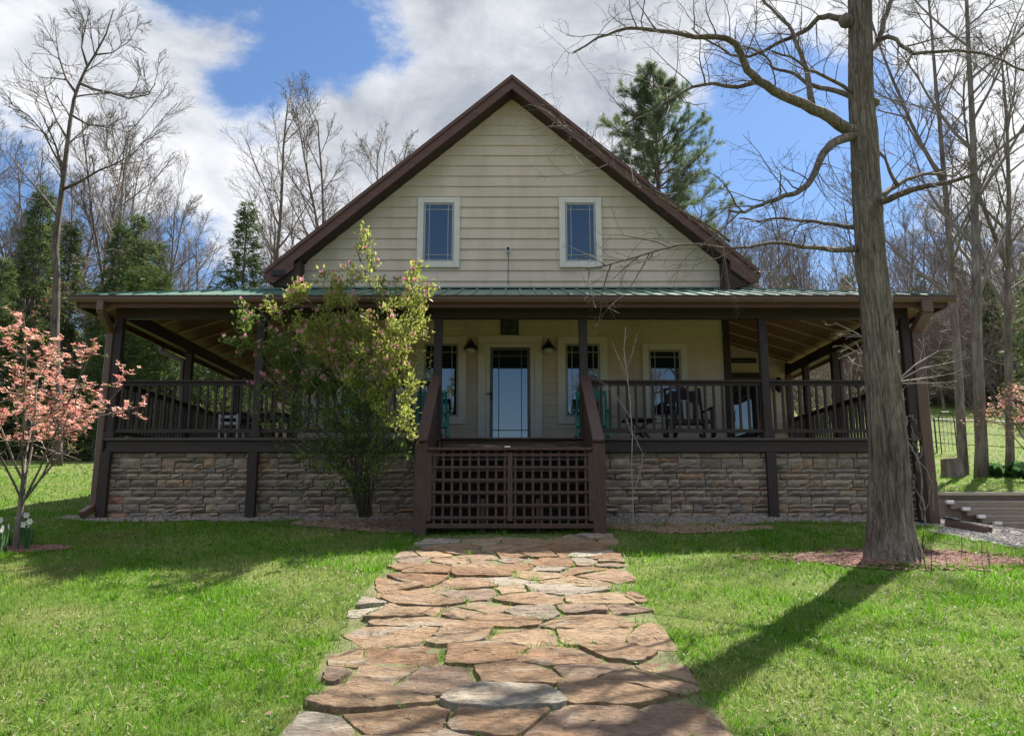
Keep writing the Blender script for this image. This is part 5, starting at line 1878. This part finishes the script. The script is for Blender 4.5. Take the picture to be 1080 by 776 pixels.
# blossoms: upright goblets of petals near the shoot tips
B = [i[0][-1] for i in it if i[2] == 2 and i[0][-1].z > 2.0]
rm.shuffle(B)
Vb = []
for c in B[:290]:
    k = rm.randint(5, 7)
    s = rm.uniform(0.05, 0.085)
    ax = Vector((rm.uniform(-.4, .4), rm.uniform(-.4, .4), 1)).normalized()
    for j in range(k):
        d = side_dir(rm, ax, rm.uniform(0.25, 0.8))
        S = ax.cross(d).normalized() * s * 0.26
        m_ = c + d * s * 0.6
        Vb += [tuple(c), tuple(m_ + S), tuple(c + d * s + ax * s * 0.2), tuple(m_ - S)]
np_mesh('blossom', np.array(Vb), 4, M['mag_flower'], mag, tint=tint_of(len(Vb) // 4))

# ---- pink dogwood
def dogwood(e, base, H, spread, seed, nfl, lean=0.0):
    r = random.Random(seed)
    it = []
    tr, rad = branch(r, base, Vector((lean, 0, 1)), H * 0.28, 0.046, 5, 0.05, 0.1, 0.036)
    it.append((tr, rad, 0))
    for k in range(8):
        a = k * 2.4 + r.uniform(-.3, .3)
        d = Vector((math.cos(a) * 0.62, math.sin(a) * 0.62, 1))
        st = path_at(tr, r.uniform(0.55, 1.0))[0]
        P_, R_ = branch(r, st, d, H * r.uniform(0.5, 0.8), 0.017, 8, 0.11, 0.03, 0.008)
        it.append((P_, R_, 0))
        for j in range(7):
            t = 0.35 + 0.63 * j / 6.5
            p, ax = path_at(P_, t)
            dd = Vector((r.uniform(-1, 1), r.uniform(-1, 1), 0.12)).normalized()
            Q, S = branch(r, p, dd, spread * r.uniform(0.35, 0.75) * (1.2 - 0.55 * t), 0.011, 5, 0.16, 0.02, 0.004)
            it.append((Q, S, 1))
            fork(r, it, Q, S, 2, [None, None, (7, 0.15, 0.55, 0.8, 0.02, 0.2, 3, 0.0025)])
    return it, r
def dog_flowers(e, it, r, n, zmin):
    P, D = tip_points(it, 30, 0.3, (1, 2), r, 2)
    P = P[P[:, 2] > zmin]
    sel = NP.permutation(len(P))[:n]
    P = P[sel] + NP.normal(0, 0.02, (len(sel), 3)) + np.array([0, 0, 0.02])
    N = len(P)
    up = np.array([0, 0, 1.0]) + NP.normal(0, 0.35, (N, 3)); up /= np.linalg.norm(up, axis=1)[:, None]
    rn = NP.normal(0, 1, (N, 3)); u = np.cross(up, rn); u /= np.linalg.norm(u, axis=1)[:, None]; w = np.cross(up, u)
    s = NP.uniform(0.024, 0.042, N)[:, None]
    Q = []
    for du, dw in ((u, w), (w, -u), (-u, -w), (-w, u)):
        Q.append(np.stack([P, P + du * s * .6 + dw * s * .38 + up * s * .1, P + du * s * 1.1 + up * s * .25, P + du * s * .6 - dw * s * .38 + up * s * .1], 1))
    np_mesh('blossom', np.concatenate(Q, 1).reshape(-1, 3), 4, M['dog_flower'], e, tint=np.repeat(NP.random(N), 4))
    P2, D2 = tip_points(it, 16, 0.3, (2,), r, 2)
    P2, D2 = P2[P2[:, 2] > zmin - 0.2], D2[P2[:, 2] > zmin - 0.2]
    np_mesh('foliage', leaf_quads(P2, D2 + np.array([0, 0, .5]), 0.05, 0.45, r), 4, M['dog_leaf'], e, tint=tint_of(len(P2)))
dg_ = empty('dogwood_tree', DOG, 'small tree full of salmon pink blossoms in a red mulch ring on the lawn', 'tree')
it, r = dogwood(dg_, DOG, 3.6, 1.15, 8, 0, 0.08)
mb = MB(); tubes(mb, it, (7, 4, 3)); mb.build('trunk', M['bark'], dg_, smooth=True)
dog_flowers(dg_, it, r, 2000, DOG.z + 1.5)
d2 = Vector((at(1088, 470, 21).x, 21, 0)); d2.z = g(d2.x, d2.y)
dg2 = empty('dogwood_tree', d2, 'pink blossoming tree at the edge of the upper lawn above the retaining wall', 'tree')
it, r = dogwood(dg2, d2, 3.2, 1.5, 19, 0)
mb = MB(); tubes(mb, it, (6, 3, 3)); mb.build('trunk', M['bark'], dg2, smooth=True)
dog_flowers(dg2, it, r, 1300, d2.z + 1.0)

# ---- daffodils at the foot of the dogwood, dry stems in the oak's mulch
dproto = None
for i, (px, py) in enumerate(((10, 578), (27, 580), (3, 584), (22, 572), (31, 576), (-6, 578))):
    p = ground(px, py)
    if dproto is None:
        dproto = empty('daffodil', (0, 0, 0), 'clump of white daffodil with upright leaves at the foot of the dogwood', 'flower', 'daffodils beneath the dogwood')
        Vl = []
        for k in range(12):
            a = rm.uniform(0, 6.28); x0, y0 = rm.uniform(-.05, .05), rm.uniform(-.05, .05)
            dx_, dy_ = math.cos(a) * rm.uniform(.03, .12), math.sin(a) * rm.uniform(.03, .12); hh = rm.uniform(0.2, 0.36)
            w_ = 0.011
            Vl += [(x0 - w_, y0, 0), (x0 + w_, y0, 0), (x0 + dx_ * .5 + w_, y0 + dy_ * .5, hh * .7), (x0 + dx_ * .5 - w_, y0 + dy_ * .5, hh * .7)]
            Vl += [(x0 + dx_ * .5 - w_, y0 + dy_ * .5, hh * .7), (x0 + dx_ * .5 + w_, y0 + dy_ * .5, hh * .7), (x0 + dx_, y0 + dy_, hh), (x0 + dx_ - .004, y0 + dy_, hh)]
        np_mesh('foliage', np.array(Vl), 4, M['daff_leaf'], dproto, tint=tint_of(len(Vl) // 4))
        mb = MB()
        Vp = []
        for fx, fy, fz in ((0.03, -0.04, 0.38), (-0.06, 0.0, 0.34)):
            Vp = []
            mb.tube([(fx * .3, fy * .3, 0), (fx * .7, fy * .7, fz * .7), (fx, fy, fz)], 0.005, 5)
            for k in range(6):
                a = k * math.pi / 3
                u = Vector((math.cos(a), -0.25, math.sin(a))); w_ = Vector((-math.sin(a), 0, math.cos(a)))
                c = Vector((fx, fy - .01, fz))
                Vp += [tuple(c), tuple(c + u * .03 + w_ * .016), tuple(c + u * .048), tuple(c + u * .03 - w_ * .016)]
            np_mesh('bloom', np.array(Vp), 4, M['daff_petal'], dproto, tint=tint_of(6))
        mb.build('stem', M['daff_leaf'], dproto)
        o = dproto
    else:
        o = copy_tree(dproto)
    o.location = p; o.rotation_euler = (0, 0, rm.uniform(-0.8, 0.8)); k = rm.uniform(0.75, 1.05); o.scale = (k, k, k)
proto = None
for i in range(22):
    px, py = rm.uniform(958, 1045), rm.uniform(584, 606)
    p = ground(px, py)
    if proto is None:
        mb = MB()
        mb.tube([(0, 0, -0.02), (0.006, 0.004, 0.12), (0.0, 0.012, 0.27)], [0.006, 0.005, 0.003], 4)
        mb.tube([(0.004, 0.0, 0.14), (0.03, 0.01, 0.2)], [0.004, 0.002], 4)
        proto = tag(mb.build('dry_stem', M['wire']), 'thin dark dry plant stem standing in the mulch beside the big tree', 'stem', 'dry stems in the mulch')
        o = proto
    else:
        o = proto.copy(); COL.objects.link(o)
    o.location = p; o.rotation_euler = (rm.uniform(-.15, .15), rm.uniform(-.15, .15), rm.uniform(0, 6)); k = rm.uniform(0.6, 1.2); o.scale = (k, k, k)

# ------------------------------------------------------------------ woods
def bare_tree(seed, Ht, r0, first=0.35, spread=0.30, twig_mat='twig', dense=1.0, lean=0.03, ang=0.75, wig=0.055):
    r = random.Random(seed)
    e = empty('bare_tree', (0, 0, 0))
    it = []
    tr, rad = branch(r, (0, 0, -0.4), Vector((r.uniform(-lean, lean), r.uniform(-lean, lean), 1)), Ht * 0.97, r0, 14, wig, 0.04, 0.03)
    rad[0] *= 1.25
    it.append((tr, rad, 0))
    if r.random() < 0.6:
        p, ax = path_at(tr, r.uniform(0.42, 0.6))
        q, qr = branch(r, p, side_dir(r, ax, 0.4), Ht * 0.45, r0 * 0.5, 9, 0.07, 0.06, 0.025)
        it.append((q, qr, 0))
    sub = []
    for q, qr, _ in it:
        fork(r, sub, q, qr, 1, [None, (int(15 * dense), first if q is tr else 0.15, spread, ang, 0.07, 0.12, 6, 0.014),
                                (7, 0.25, 0.44, 0.62, 0.06, 0.16, 4, 0.008), (5, 0.2, 0.55, 0.6, 0.05, 0.2, 3, 0.006), (3, 0.2, 0.75, 0.55, 0.04, 0.2, 3, 0.0045)])
    mb = MB()
    for q, qr, _ in it:
        mb.tube(q, qr, 8)
    mb.build('trunk', M['bark'], e, smooth=True)
    mb = MB(); tubes(mb, sub, (4, 4, 3, 3, 3)); mb.build('crown', M['twig_far'], e)
    return e

def conifer(seed, Ht, Rd, mat, droop=0.25, dens=1.0, base=0.06, power=0.85, spray=0.34, open_=0.0):
    r = random.Random(seed)
    e = empty('evergreen_tree', (0, 0, 0))
    tr, rad = branch(r, (0, 0, -0.3), Vector((0, 0, 1)), Ht, Ht * 0.014, 12, 0.012, 0.03, 0.015)
    mb = MB(); mb.tube(tr, rad, 7)
    P, D = [], []
    z = base
    while z < 0.985:
        n = r.randint(4, 6)
        a0 = r.uniform(0, 6.28)
        for k in range(n):
            if r.random() < open_:
                continue
            a = a0 + 6.283 * k / n + r.uniform(-.3, .3)
            L = Rd * (1 - z) ** power * r.uniform(0.55, 1.2) + 0.15
            p0 = path_at(tr, z)[0]
            d = Vector((math.cos(a), math.sin(a), 0.35 * z + 0.05))
            q, qr = branch(r, p0, d, L, 0.012 + 0.01 * L, 5, 0.07, -droop / 5 * 2, 0.004)
            mb.tube(q, qr, 3, cap=False)
            m = int(dens * (6 + L * 11))
            for j in range(m):
                t = r.uniform(0.15, 1.0)
                p, ax = path_at(q, t)
                sd = ax.cross(Vector((0, 0, 1))).normalized() * r.choice((-1, 1))
                w_ = L * 0.28 * (1.1 - t) * r.random()
                P.append(tuple(p + sd * w_ + Vector((0, 0, r.uniform(-.08, .06))))); D.append(tuple(ax * 0.8 + sd * r.uniform(.2, 1.0) + Vector((0, 0, -droop * r.random()))))
        z += r.uniform(0.016, 0.03) * (14 / Ht) ** 0.3
    mb.build('trunk', M['bark'], e, smooth=True)
    P, D = np.array(P), np.array(D)
    K = 5
    P4 = np.repeat(P, K, 0) + NP.normal(0, 0.04, (len(P) * K, 3)); D4 = np.repeat(D, K, 0)
    V = leaf_quads(P4, D4, spray * 0.85, 0.14, r, jitter=0.5)
    np_mesh('crown', V, 4, M[mat], e, tint=np.repeat(NP.random(len(P)), K))
    return e

def white_pine(seed, Ht, Rd):
    r = random.Random(seed)
    e = empty('pine_tree', (0, 0, 0))
    tr, rad = branch(r, (0, 0, -0.3), Vector((0, 0, 1)), Ht, 0.26, 14, 0.012, 0.03, 0.03)
    mb = MB(); mb.tube(tr, rad, 8)
    P, D = [], []
    z = 0.30
    while z < 0.99:
        a0 = r.uniform(0, 6.28)
        for k in range(5):
            if r.random() < 0.18:
                continue
            a = a0 + 6.283 * k / 5 + r.uniform(-.35, .35)
            u = (z - 0.30) / 0.70
            L = Rd * (0.62 + 0.75 * u * (1 - u) * 2 - 0.48 * u ** 2) * r.uniform(0.55, 1.2)
            p0 = path_at(tr, z)[0]
            q, qr = branch(r, p0, Vector((math.cos(a), math.sin(a), 0.05 + 0.5 * u)), L, 0.02 + 0.012 * L, 6, 0.08, 0.03, 0.006)
            mb.tube(q, qr, 4, cap=False)
            sub = []
            fork(r, sub, q, qr, 1, [None, (11, 0.15, 0.36, 0.75, 0.05, 0.12, 3, 0.005)])
            for s_, sr, _ in sub + [(q, qr, 0)]:
                mb.tube(s_, sr, 3, cap=False)
                LL = sum((b - a_).length for a_, b in zip(s_[:-1], s_[1:]))
                for j in range(int(7 + LL * 14)):
                    p, ax = path_at(s_, r.uniform(0.3, 1.0))
                    P.append(tuple(p)); D.append(tuple(ax + Vector((0, 0, 0.35))))
        z += r.uniform(0.024, 0.04)
    mb.build('trunk', M['bark'], e, smooth=True)
    P, D = np.array(P), np.array(D)
    K = 8
    V = leaf_quads(np.repeat(P, K, 0) + NP.normal(0, .03, (len(P) * K, 3)), np.repeat(D, K, 0), 0.24, 0.06, r, jitter=0.7)
    np_mesh('crown', V, 4, M['pine_needle'], e, tint=np.repeat(NP.random(len(P)), K))
    return e

def leafy(seed, Ht, mat, n=1800, bark_='bark', spread=0.42, name='leafy_tree', size=0.13):
    r = random.Random(seed)
    e = empty(name, (0, 0, 0))
    it = []
    for k in range(3):
        tr, rad = branch(r, (r.uniform(-.1, .1), r.uniform(-.1, .1), -0.2), Vector((r.uniform(-.25, .25), r.uniform(-.25, .25), 1)), Ht * r.uniform(.7, 1), 0.05 + 0.006 * Ht, 8, 0.09, 0.04, 0.015)
        it.append((tr, rad, 0))
        fork(r, it, tr, rad, 1, [None, (10, 0.22, spread, 0.8, 0.06, 0.14, 5, 0.008), (5, 0.25, 0.45, 0.7, 0.05, 0.18, 3, 0.005)])
    mb = MB(); tubes(mb, it, (6, 3, 3)); mb.build('trunk', M[bark_], e, smooth=True)
    P, D = tip_points(it, 5, 0.3, (1, 2), r, 2)
    sel = NP.integers(0, len(P), n)
    P = P[sel] + NP.normal(0, 0.12, (n, 3)); D = D[sel]
    np_mesh('crown', leaf_quads(P, D, size, 0.5, r, jitter=0.8), 4, M[mat], e, tint=tint_of(n))
    return e

used = set()
def place(proto, x, y, rz, sc, label, cat, group, sz=None):
    if proto.name in used:
        o = copy_tree(proto)
    else:
        o = proto; used.add(proto.name)
    o.location = (x, y, g(x, y))
    o.rotation_euler = (0, 0, rz)
    o.scale = (sc, sc, sz or sc)
    o['label'] = label; o['category'] = cat
    if group:
        o['group'] = group
    elif 'group' in o:
        del o['group']
    return o

rw = random.Random(404)
bt = [bare_tree(100 + k, 17, 0.135 + 0.018 * (k % 3), first=(0.30, 0.42, 0.25, 0.5, 0.36, 0.2)[k], spread=(0.30, 0.26, 0.34, 0.24, 0.28, 0.33)[k], ang=(0.75, 0.6, 0.85, 0.6, 0.7, 0.8)[k]) for k in range(6)]
stt = [bare_tree(150, 17, 0.15, 0.34, 0.26, lean=0.0, wig=0.03), bare_tree(151, 18, 0.18, 0.3, 0.26, lean=0.0, wig=0.035), bare_tree(152, 16, 0.14, 0.36, 0.25, lean=0.0, wig=0.03)]
hm = [conifer(200 + k, 12, (3.0, 2.5, 3.4)[k], 'needle', droop=(0.25, 0.18, 0.3)[k], dens=1.05, open_=0.12) for k in range(3)]
yc = [conifer(230 + k, 8, 2.2, 'needle_y', droop=0.2, dens=0.9, spray=0.26, open_=0.15) for k in range(1)]
lf_ = [leafy(300, 5.0, 'spring', 1900), leafy(301, 7.0, 'redbud', 1500, size=0.12)]
def px_place(proto, px, Y, sc, label, cat, group, rz=None, sz=None):
    x = (px - 540) / F * (Y * 1.0)
    return place(proto, x, Y, rw.uniform(0, 6.28) if rz is None else rz, sc, label, cat, group, sz)

# the tall bare tree at the edge of the left lawn, drawn limb by limb
bx = ground(60, 491, 20, 50)
BY_ = bx.y
bt_l = empty('bare_tree', bx, 'tall dark bare tree with forked crown at the edge of the lawn behind the dogwood', 'tree')
it = []
rl = random.Random(31)
for pxs, w0, w1, dr in (([(60, 496), (60, 470), (61, 430), (59, 390), (58, 350), (59, 320), (60, 290), (58, 260), (61, 235), (65, 205), (68, 178), (71, 152), (74, 128), (78, 105), (83, 90), (90, 74), (100, 58), (112, 36), (120, 10)], 12, 1.4, 0),
                        ([(80, 98), (70, 84), (62, 60), (58, 30)], 5, 1.5, 1), ([(84, 88), (98, 94), (116, 98), (136, 104), (156, 100), (164, 88)], 5, 1.2, -1), ([(76, 122), (90, 130), (110, 134), (140, 140)], 4, 1, 1),
                        ([(66, 200), (84, 192), (104, 180), (124, 172), (146, 158)], 5, 1.2, -1), ([(62, 230), (52, 215), (40, 200), (22, 180), (8, 160)], 5, 1.2, 1), ([(68, 180), (56, 160), (46, 140), (30, 122), (12, 110)], 4, 1, -1),
                        ([(92, 70), (86, 50), (90, 28), (84, 6)], 4, 1, 0.5), ([(60, 290), (74, 278), (92, 270), (120, 262)], 3, 1, 0.5), ([(72, 148), (60, 128), (50, 104), (44, 80)], 4, 1, 1.5), ([(100, 58), (118, 56), (136, 44), (148, 24)], 3, 1, 1)):
    n = len(pxs)
    P = [at(x, y, BY_ + dr * 2 * k / (n - 1)) for k, (x, y) in enumerate(pxs)]
    rad = [(w0 + (w1 - w0) * (k / (n - 1)) ** 0.8) / F * BY_ / 2 * (1 if w0 > 10 else 0.72) for k in range(n)]
    it.append((P, rad, 0))
    fork(rl, it, P, rad, 1, [None, (9 if w0 < 10 else 10, 0.3 if w0 < 10 else 0.5, 0.34 if w0 < 10 else 0.16, 0.75, 0.05, 0.16, 5, 0.012), (6, 0.2, 0.6, 0.6, 0.04, 0.2, 4, 0.008), (4, 0.2, 0.7, 0.6, 0.02, 0.2, 3, 0.005)])
mb = MB()
for q, r_, lv in it:
    if lv == 0:
        mb.tube(q, r_, 8)
mb.build('trunk', M['bark_dark'], bt_l, smooth=True)
mb = MB(); tubes(mb, [i for i in it if i[2]], (4, 4, 3, 3)); mb.build('crown', M['twig'], bt_l)

# single trees one can point to
px_place(bt[1], 283, 44, 1.28, 'tallest bare tree over the porch roof on the dogwood side, clear against the clouds', 'tree', None, 0.4)
px_place(bt[3], 384, 46, 1.22, 'bare tree rising just above the middle of the gable slope nearest the dogwood', 'tree', None)
wp = white_pine(500, 18.0, 3.7)
tag(wp, 'tall green pine rising behind the roof beside the big bare tree', 'tree')
xx = (696 - 540) / F * 37; wp.location = (xx, 35, g(xx, 35))
wp2 = copy_tree(wp); xx = (738 - 540) / F * 42; wp2.location = (xx, 41, g(xx, 41)); wp2.scale = (0.72, 0.72, 0.62); wp2.rotation_euler = (0, 0, 2)
tag(wp2, 'shorter pine half hidden by roof slope beside the taller pine', 'tree')
# trunks on the upper lawn to the right
for k, (px, py, Y, s, lab) in enumerate(((1012, 488, 22.5, 0.95, 'bare tree with a smooth grey trunk above the retaining wall next to the stump'), (1031, 500, 21.6, 1.0, 'bare tree with a dark mossy trunk in the middle of the upper lawn'),
                                         (1061, 492, 23.5, 0.9, 'bare grey tree beside leafy clumps on upper lawn near the pink tree'))):
    o_ = px_place(stt[k], px, Y, s, lab, 'tree', None, (0.5, 2.2, 4.0)[k])
    o_.rotation_euler = (Matrix.Rotation(R((4.0, 5.5, 5.0)[k]), 3, 'Y') @ Matrix.Rotation((0.5, 2.2, 4.0)[k], 3, 'Z')).to_euler()
# woods: left
lab_b = 'bare grey tree in the woods beyond the house'
for k in range(46):
    px = rw.uniform(-150, 480); Y = rw.uniform(42, 82)
    if 235 < px < 330 and Y < 50:
        Y += 18
    px_place(bt[rw.randrange(6)], px, Y, rw.uniform(0.75, 1.25) * (1 if px > 160 else 1.1), lab_b, 'tree', 'bare trees in the woods')
for k in range(84):
    px = rw.uniform(690, 1260); Y = rw.uniform(46, 110)
    px_place(bt[rw.randrange(6)], px, Y, rw.uniform(0.6, 1.0), lab_b, 'tree', 'bare trees in the woods')
lab_e = 'dark green evergreen at the wood edge beyond the house'
for px, Y, s in ((22, 40, 1.2), (52, 45, 1.25), (150, 46, 1.15), (128, 41, 1.1), (-70, 40, 1.0), (-20, 36, 0.85), (12, 44, 1.15), (38, 52, 1.0), (112, 38, 0.98), (140, 43, 1.02), (155, 37, 0.72), (88, 50, 0.9), (248, 40, 1.2), (200, 44, 0.58), (270, 36, 0.55), (225, 36, 0.5), (180, 36, 0.55),
                 (60, 40, 0.62), (-110, 50, 1.2), (310, 46, 0.5), (130, 34, 0.55), (30, 35, 0.5), (95, 34, 0.5), (215, 50, 0.6)):
    px_place(hm[rw.randrange(3)], px, Y, s * rw.uniform(0.95, 1.05), lab_e, 'tree', 'evergreens at the wood edge')
for px, Y, s in ((1062, 48, 0.7), (1120, 40, 0.9), (985, 62, 0.8), (800, 60, 0.9), (1030, 70, 0.9), (905, 66, 0.8), (780, 52, 0.7), (1180, 50, 1.0), (840, 70, 0.8)):
    px_place(hm[rw.randrange(3)], px, Y, s, 'dark evergreen among the bare trees on the hill beyond the retaining wall', 'tree', 'evergreens on the hill')
for px, Y, s in ((172, 33.5, 0.95), (158, 34, 1.1), (132, 35, 1.15), (146, 32.5, 0.6), (205, 33, 0.55), (100, 33, 0.7), (232, 34, 0.7), (300, 36, 0.6), (260, 33, 0.6), (70, 34, 0.55)):
    px_place(yc[0], px, Y, s, 'young yellow-green conifer along the wood edge behind the porch', 'tree', 'young conifers at the wood edge')
for px, Y, s in ((84, 40, 1.35), (-40, 44, 1.2)):
    px_place(lf_[1], px, Y, s, 'tree with reddish spring buds among the evergreens beyond the lawn', 'tree', 'reddish budding trees')
for px, Y, s in ((160, 33, 0.6), (225, 33, 0.62), (190, 34, 0.7), (120, 32.5, 0.5), (250, 35, 0.7), (20, 33, 0.6), (-30, 33, 0.6), (1000, 46, 0.7), (1090, 38, 0.7), (955, 50, 0.6), (1150, 42, 0.8)):
    px_place(lf_[0], px, Y, s, 'small tree with fresh pale green leaves at the wood edge', 'tree', 'small leafing trees')
# bare thickets on the right-hand hill
th = []
for k in range(2):
    r = random.Random(600 + k)
    e = empty('thicket_bush', (0, 0, 0))
    it = []
    for j in range(9):
        d = Vector((r.uniform(-.7, .7), r.uniform(-.7, .7), 1))
        q, qr = branch(r, (r.uniform(-.3, .3), r.uniform(-.3, .3), -0.1), d, r.uniform(2.2, 4.0), 0.03, 6, 0.14, 0.02, 0.008)
        it.append((q, qr, 0))
        fork(r, it, q, qr, 1, [None, (8, 0.15, 0.45, 0.7, 0.02, 0.18, 4, 0.008), (5, 0.25, 0.5, 0.7, 0, 0.18, 3, 0.007)])
    mb = MB(); tubes(mb, it, (4, 3, 3)); mb.build('branch', M['twig_brown'], e)
    th.append(e)
for k in range(80):
    px = rw.uniform(780, 1230); Y = rw.uniform(36, 85)
    if 960 < px < 1070 and Y < 46:
        Y += 14
    px_place(th[k % 2], px, Y, rw.uniform(0.9, 1.8), 'leafless brown thicket bush on the hill beyond the upper lawn', 'bush', 'brown thicket bushes on the hill')
for k in range(60):
    px = rw.uniform(840, 1130); Y = rw.uniform(47, 78)
    px_place(th[k % 2], px, Y, rw.uniform(1.4, 2.5), 'leafless brown thicket bush on the hill beyond the upper lawn', 'bush', 'brown thicket bushes on the hill')
for k in range(26):
    px = rw.uniform(-120, 330); Y = rw.uniform(33, 44)
    px_place(th[k % 2], px, Y, rw.uniform(0.7, 1.3), 'leafless brown bush at the wood edge beyond the dogwood lawn', 'bush', 'brown bushes at the wood edge')

# ---- unseen wood behind the viewer, added to darken the porch, mirrored in the glass
def mesh_tris(o):
    me = o.data
    V = np.empty(len(me.vertices) * 3, dtype=np.float32); me.vertices.foreach_get('co', V)
    return V.reshape(-1, 3), [list(p.vertices) for p in me.polygons]
mbw = MB()
for k in range(17):
    x, y = -27 + 3.4 * k + rw.uniform(-1.2, 1.2), rw.uniform(-27, -17)
    if abs(x) < 4.2:
        x = math.copysign(5.0 + abs(x), x)
    e_ = (hm + bt[:3])[k % 6] if k % 3 else hm[k % 3]
    sc_ = rw.uniform(1.0, 1.25) if e_ in hm else rw.uniform(0.8, 0.95)
    for ch in e_.children:
        V_, F_ = mesh_tris(ch)
        n0 = len(mbw.v)
        mbw.m = 0 if ch.name.startswith('crown') and e_ in hm else 1
        mbw.cur = 0.4
        mbw.v += (V_ * sc_ + np.array([x, y, g(x, y)])).tolist()
        for f in F_:
            mbw.face([i + n0 for i in f])
tag(mbw.build('woods', [M['needle'], M['bark']], None, tint=True), 'unseen wood on the far side of the front lawn, mirrored in the porch windows', None, None, 'stuff')

# ---- upper lawn: fence, stump, leafy clumps
def at_g(px, Y):
    x = (px - 540) / F * Y
    return Vector((x, Y, g(x, Y)))
fe = empty('wire_fence', at_g(1060, 27), 'thin dark wire fence on slim posts across the upper lawn', 'fence')
fp = [at_g(px, Y) for px, Y in ((965, 29), (987, 28.6), (1036, 27.6), (1090, 26.6), (1150, 25.6), (1215, 25))]
for p in fp:
    mb = MB(); mb.tube([p - Vector((0, 0, .1)), p + Vector((0, 0, 1.25))], 0.03, 6); mb.build('post', M['wire'], fe)
mb = MB()
for a, b in zip(fp[:-1], fp[1:]):
    for h in (0.35, 0.75, 1.15):
        mb.tube([a + Vector((0, 0, h)), (a + b) / 2 + Vector((0, 0, h - 0.02)), b + Vector((0, 0, h))], 0.012, 4)
    mb.tube([a + Vector((0, 0, 1.2)), b + Vector((0, 0, 1.2))], 0.022, 5)
mb.build('wire', M['wire'], fe)
ar = at_g(1000, 28.2)
e = empty('garden_gate', ar, 'narrow dark metal gate with rounded top in the wire fence', 'gate')
mb = MB()
mb.tube([ar + Vector((-.28, 0, 0)), ar + Vector((-.28, 0, 1.3)), ar + Vector((-.14, 0, 1.5)), ar + Vector((.12, 0, 1.5)), ar + Vector((.28, 0, 1.3)), ar + Vector((.28, 0, 0))], 0.022, 6)
mb.build('gate_frame', M['wire'], e)
mb = MB()
for x in (-.14, 0, .14):
    mb.tube([ar + Vector((x, 0, 0.1)), ar + Vector((x, 0, 1.48))], 0.008, 4)
mb.tube([ar + Vector((-.28, 0, .7)), ar + Vector((.28, 0, .7))], 0.018, 4); mb.build('bar', M['wire'], e)
st = at_g(1001, 22.0)
e = empty('tree_stump', st, 'squat brown stump on the upper lawn beside the smooth grey trunk', 'stump')
mb = MB()
n0 = 0
prof = [(0.33, -0.1), (0.31, 0.05), (0.29, 0.2), (0.28, 0.4), (0.28, 0.47), (0.24, 0.49), (0.1, 0.49), (0.01, 0.49)]
for r_, z in prof:
    for k in range(18):
        a = 2 * math.pi * k / 18
        q = r_ * (1 + 0.07 * math.cos(3 * a + 1) + 0.05 * math.cos(7 * a))
        mb.v.append((st.x + q * math.cos(a), st.y + q * math.sin(a), st.z + z))
for i in range(len(prof) - 1):
    for k in range(18):
        a = i * 18 + k; b = i * 18 + (k + 1) % 18
        mb.face([a, b, b + 18, a + 18])
mb.build('stump_wood', M['bark'], e)
pr_ = None
for px, Y, s in ((1055, 21.6, 1.1), (1075, 21.2, 0.9), (1085, 22, 1.2), (1048, 22.2, 0.8)):
    if pr_ is None:
        Vl = []
        for k in range(150):
            a = rm.uniform(0, 6.28); q = rm.uniform(0, .16); x0, y0 = math.cos(a) * q, math.sin(a) * q
            L = rm.uniform(0.2, 0.45); dx_, dy_ = math.cos(a) * L * rm.uniform(.2, .8), math.sin(a) * L * rm.uniform(.2, .8); w_ = 0.022
            sx_, sy_ = -math.sin(a) * w_, math.cos(a) * w_
            Vl += [(x0 - sx_, y0 - sy_, 0), (x0 + sx_, y0 + sy_, 0), (x0 + dx_ * .6 + sx_, y0 + dy_ * .6 + sy_, L * .85), (x0 + dx_, y0 + dy_, L * .7)]
        pr_ = np_mesh('leafy_clump', np.array(Vl), 4, M['daff_leaf'], None, tint=tint_of(len(Vl) // 4))
        tag(pr_, 'low dark green leafy clump on the upper lawn near the tree trunks', 'plant', 'leafy clumps on the upper lawn')
        o = pr_
    else:
        o = pr_.copy(); COL.objects.link(o)
    o.location = at_g(px, Y); o.scale = (s * 1.4, s * 1.4, s); o.rotation_euler = (0, 0, rm.uniform(0, 6))
for o in list(bpy.data.objects):
    if o.parent is None and o.type == 'EMPTY' and not o.get('label'):
        print('unplaced', o.name)
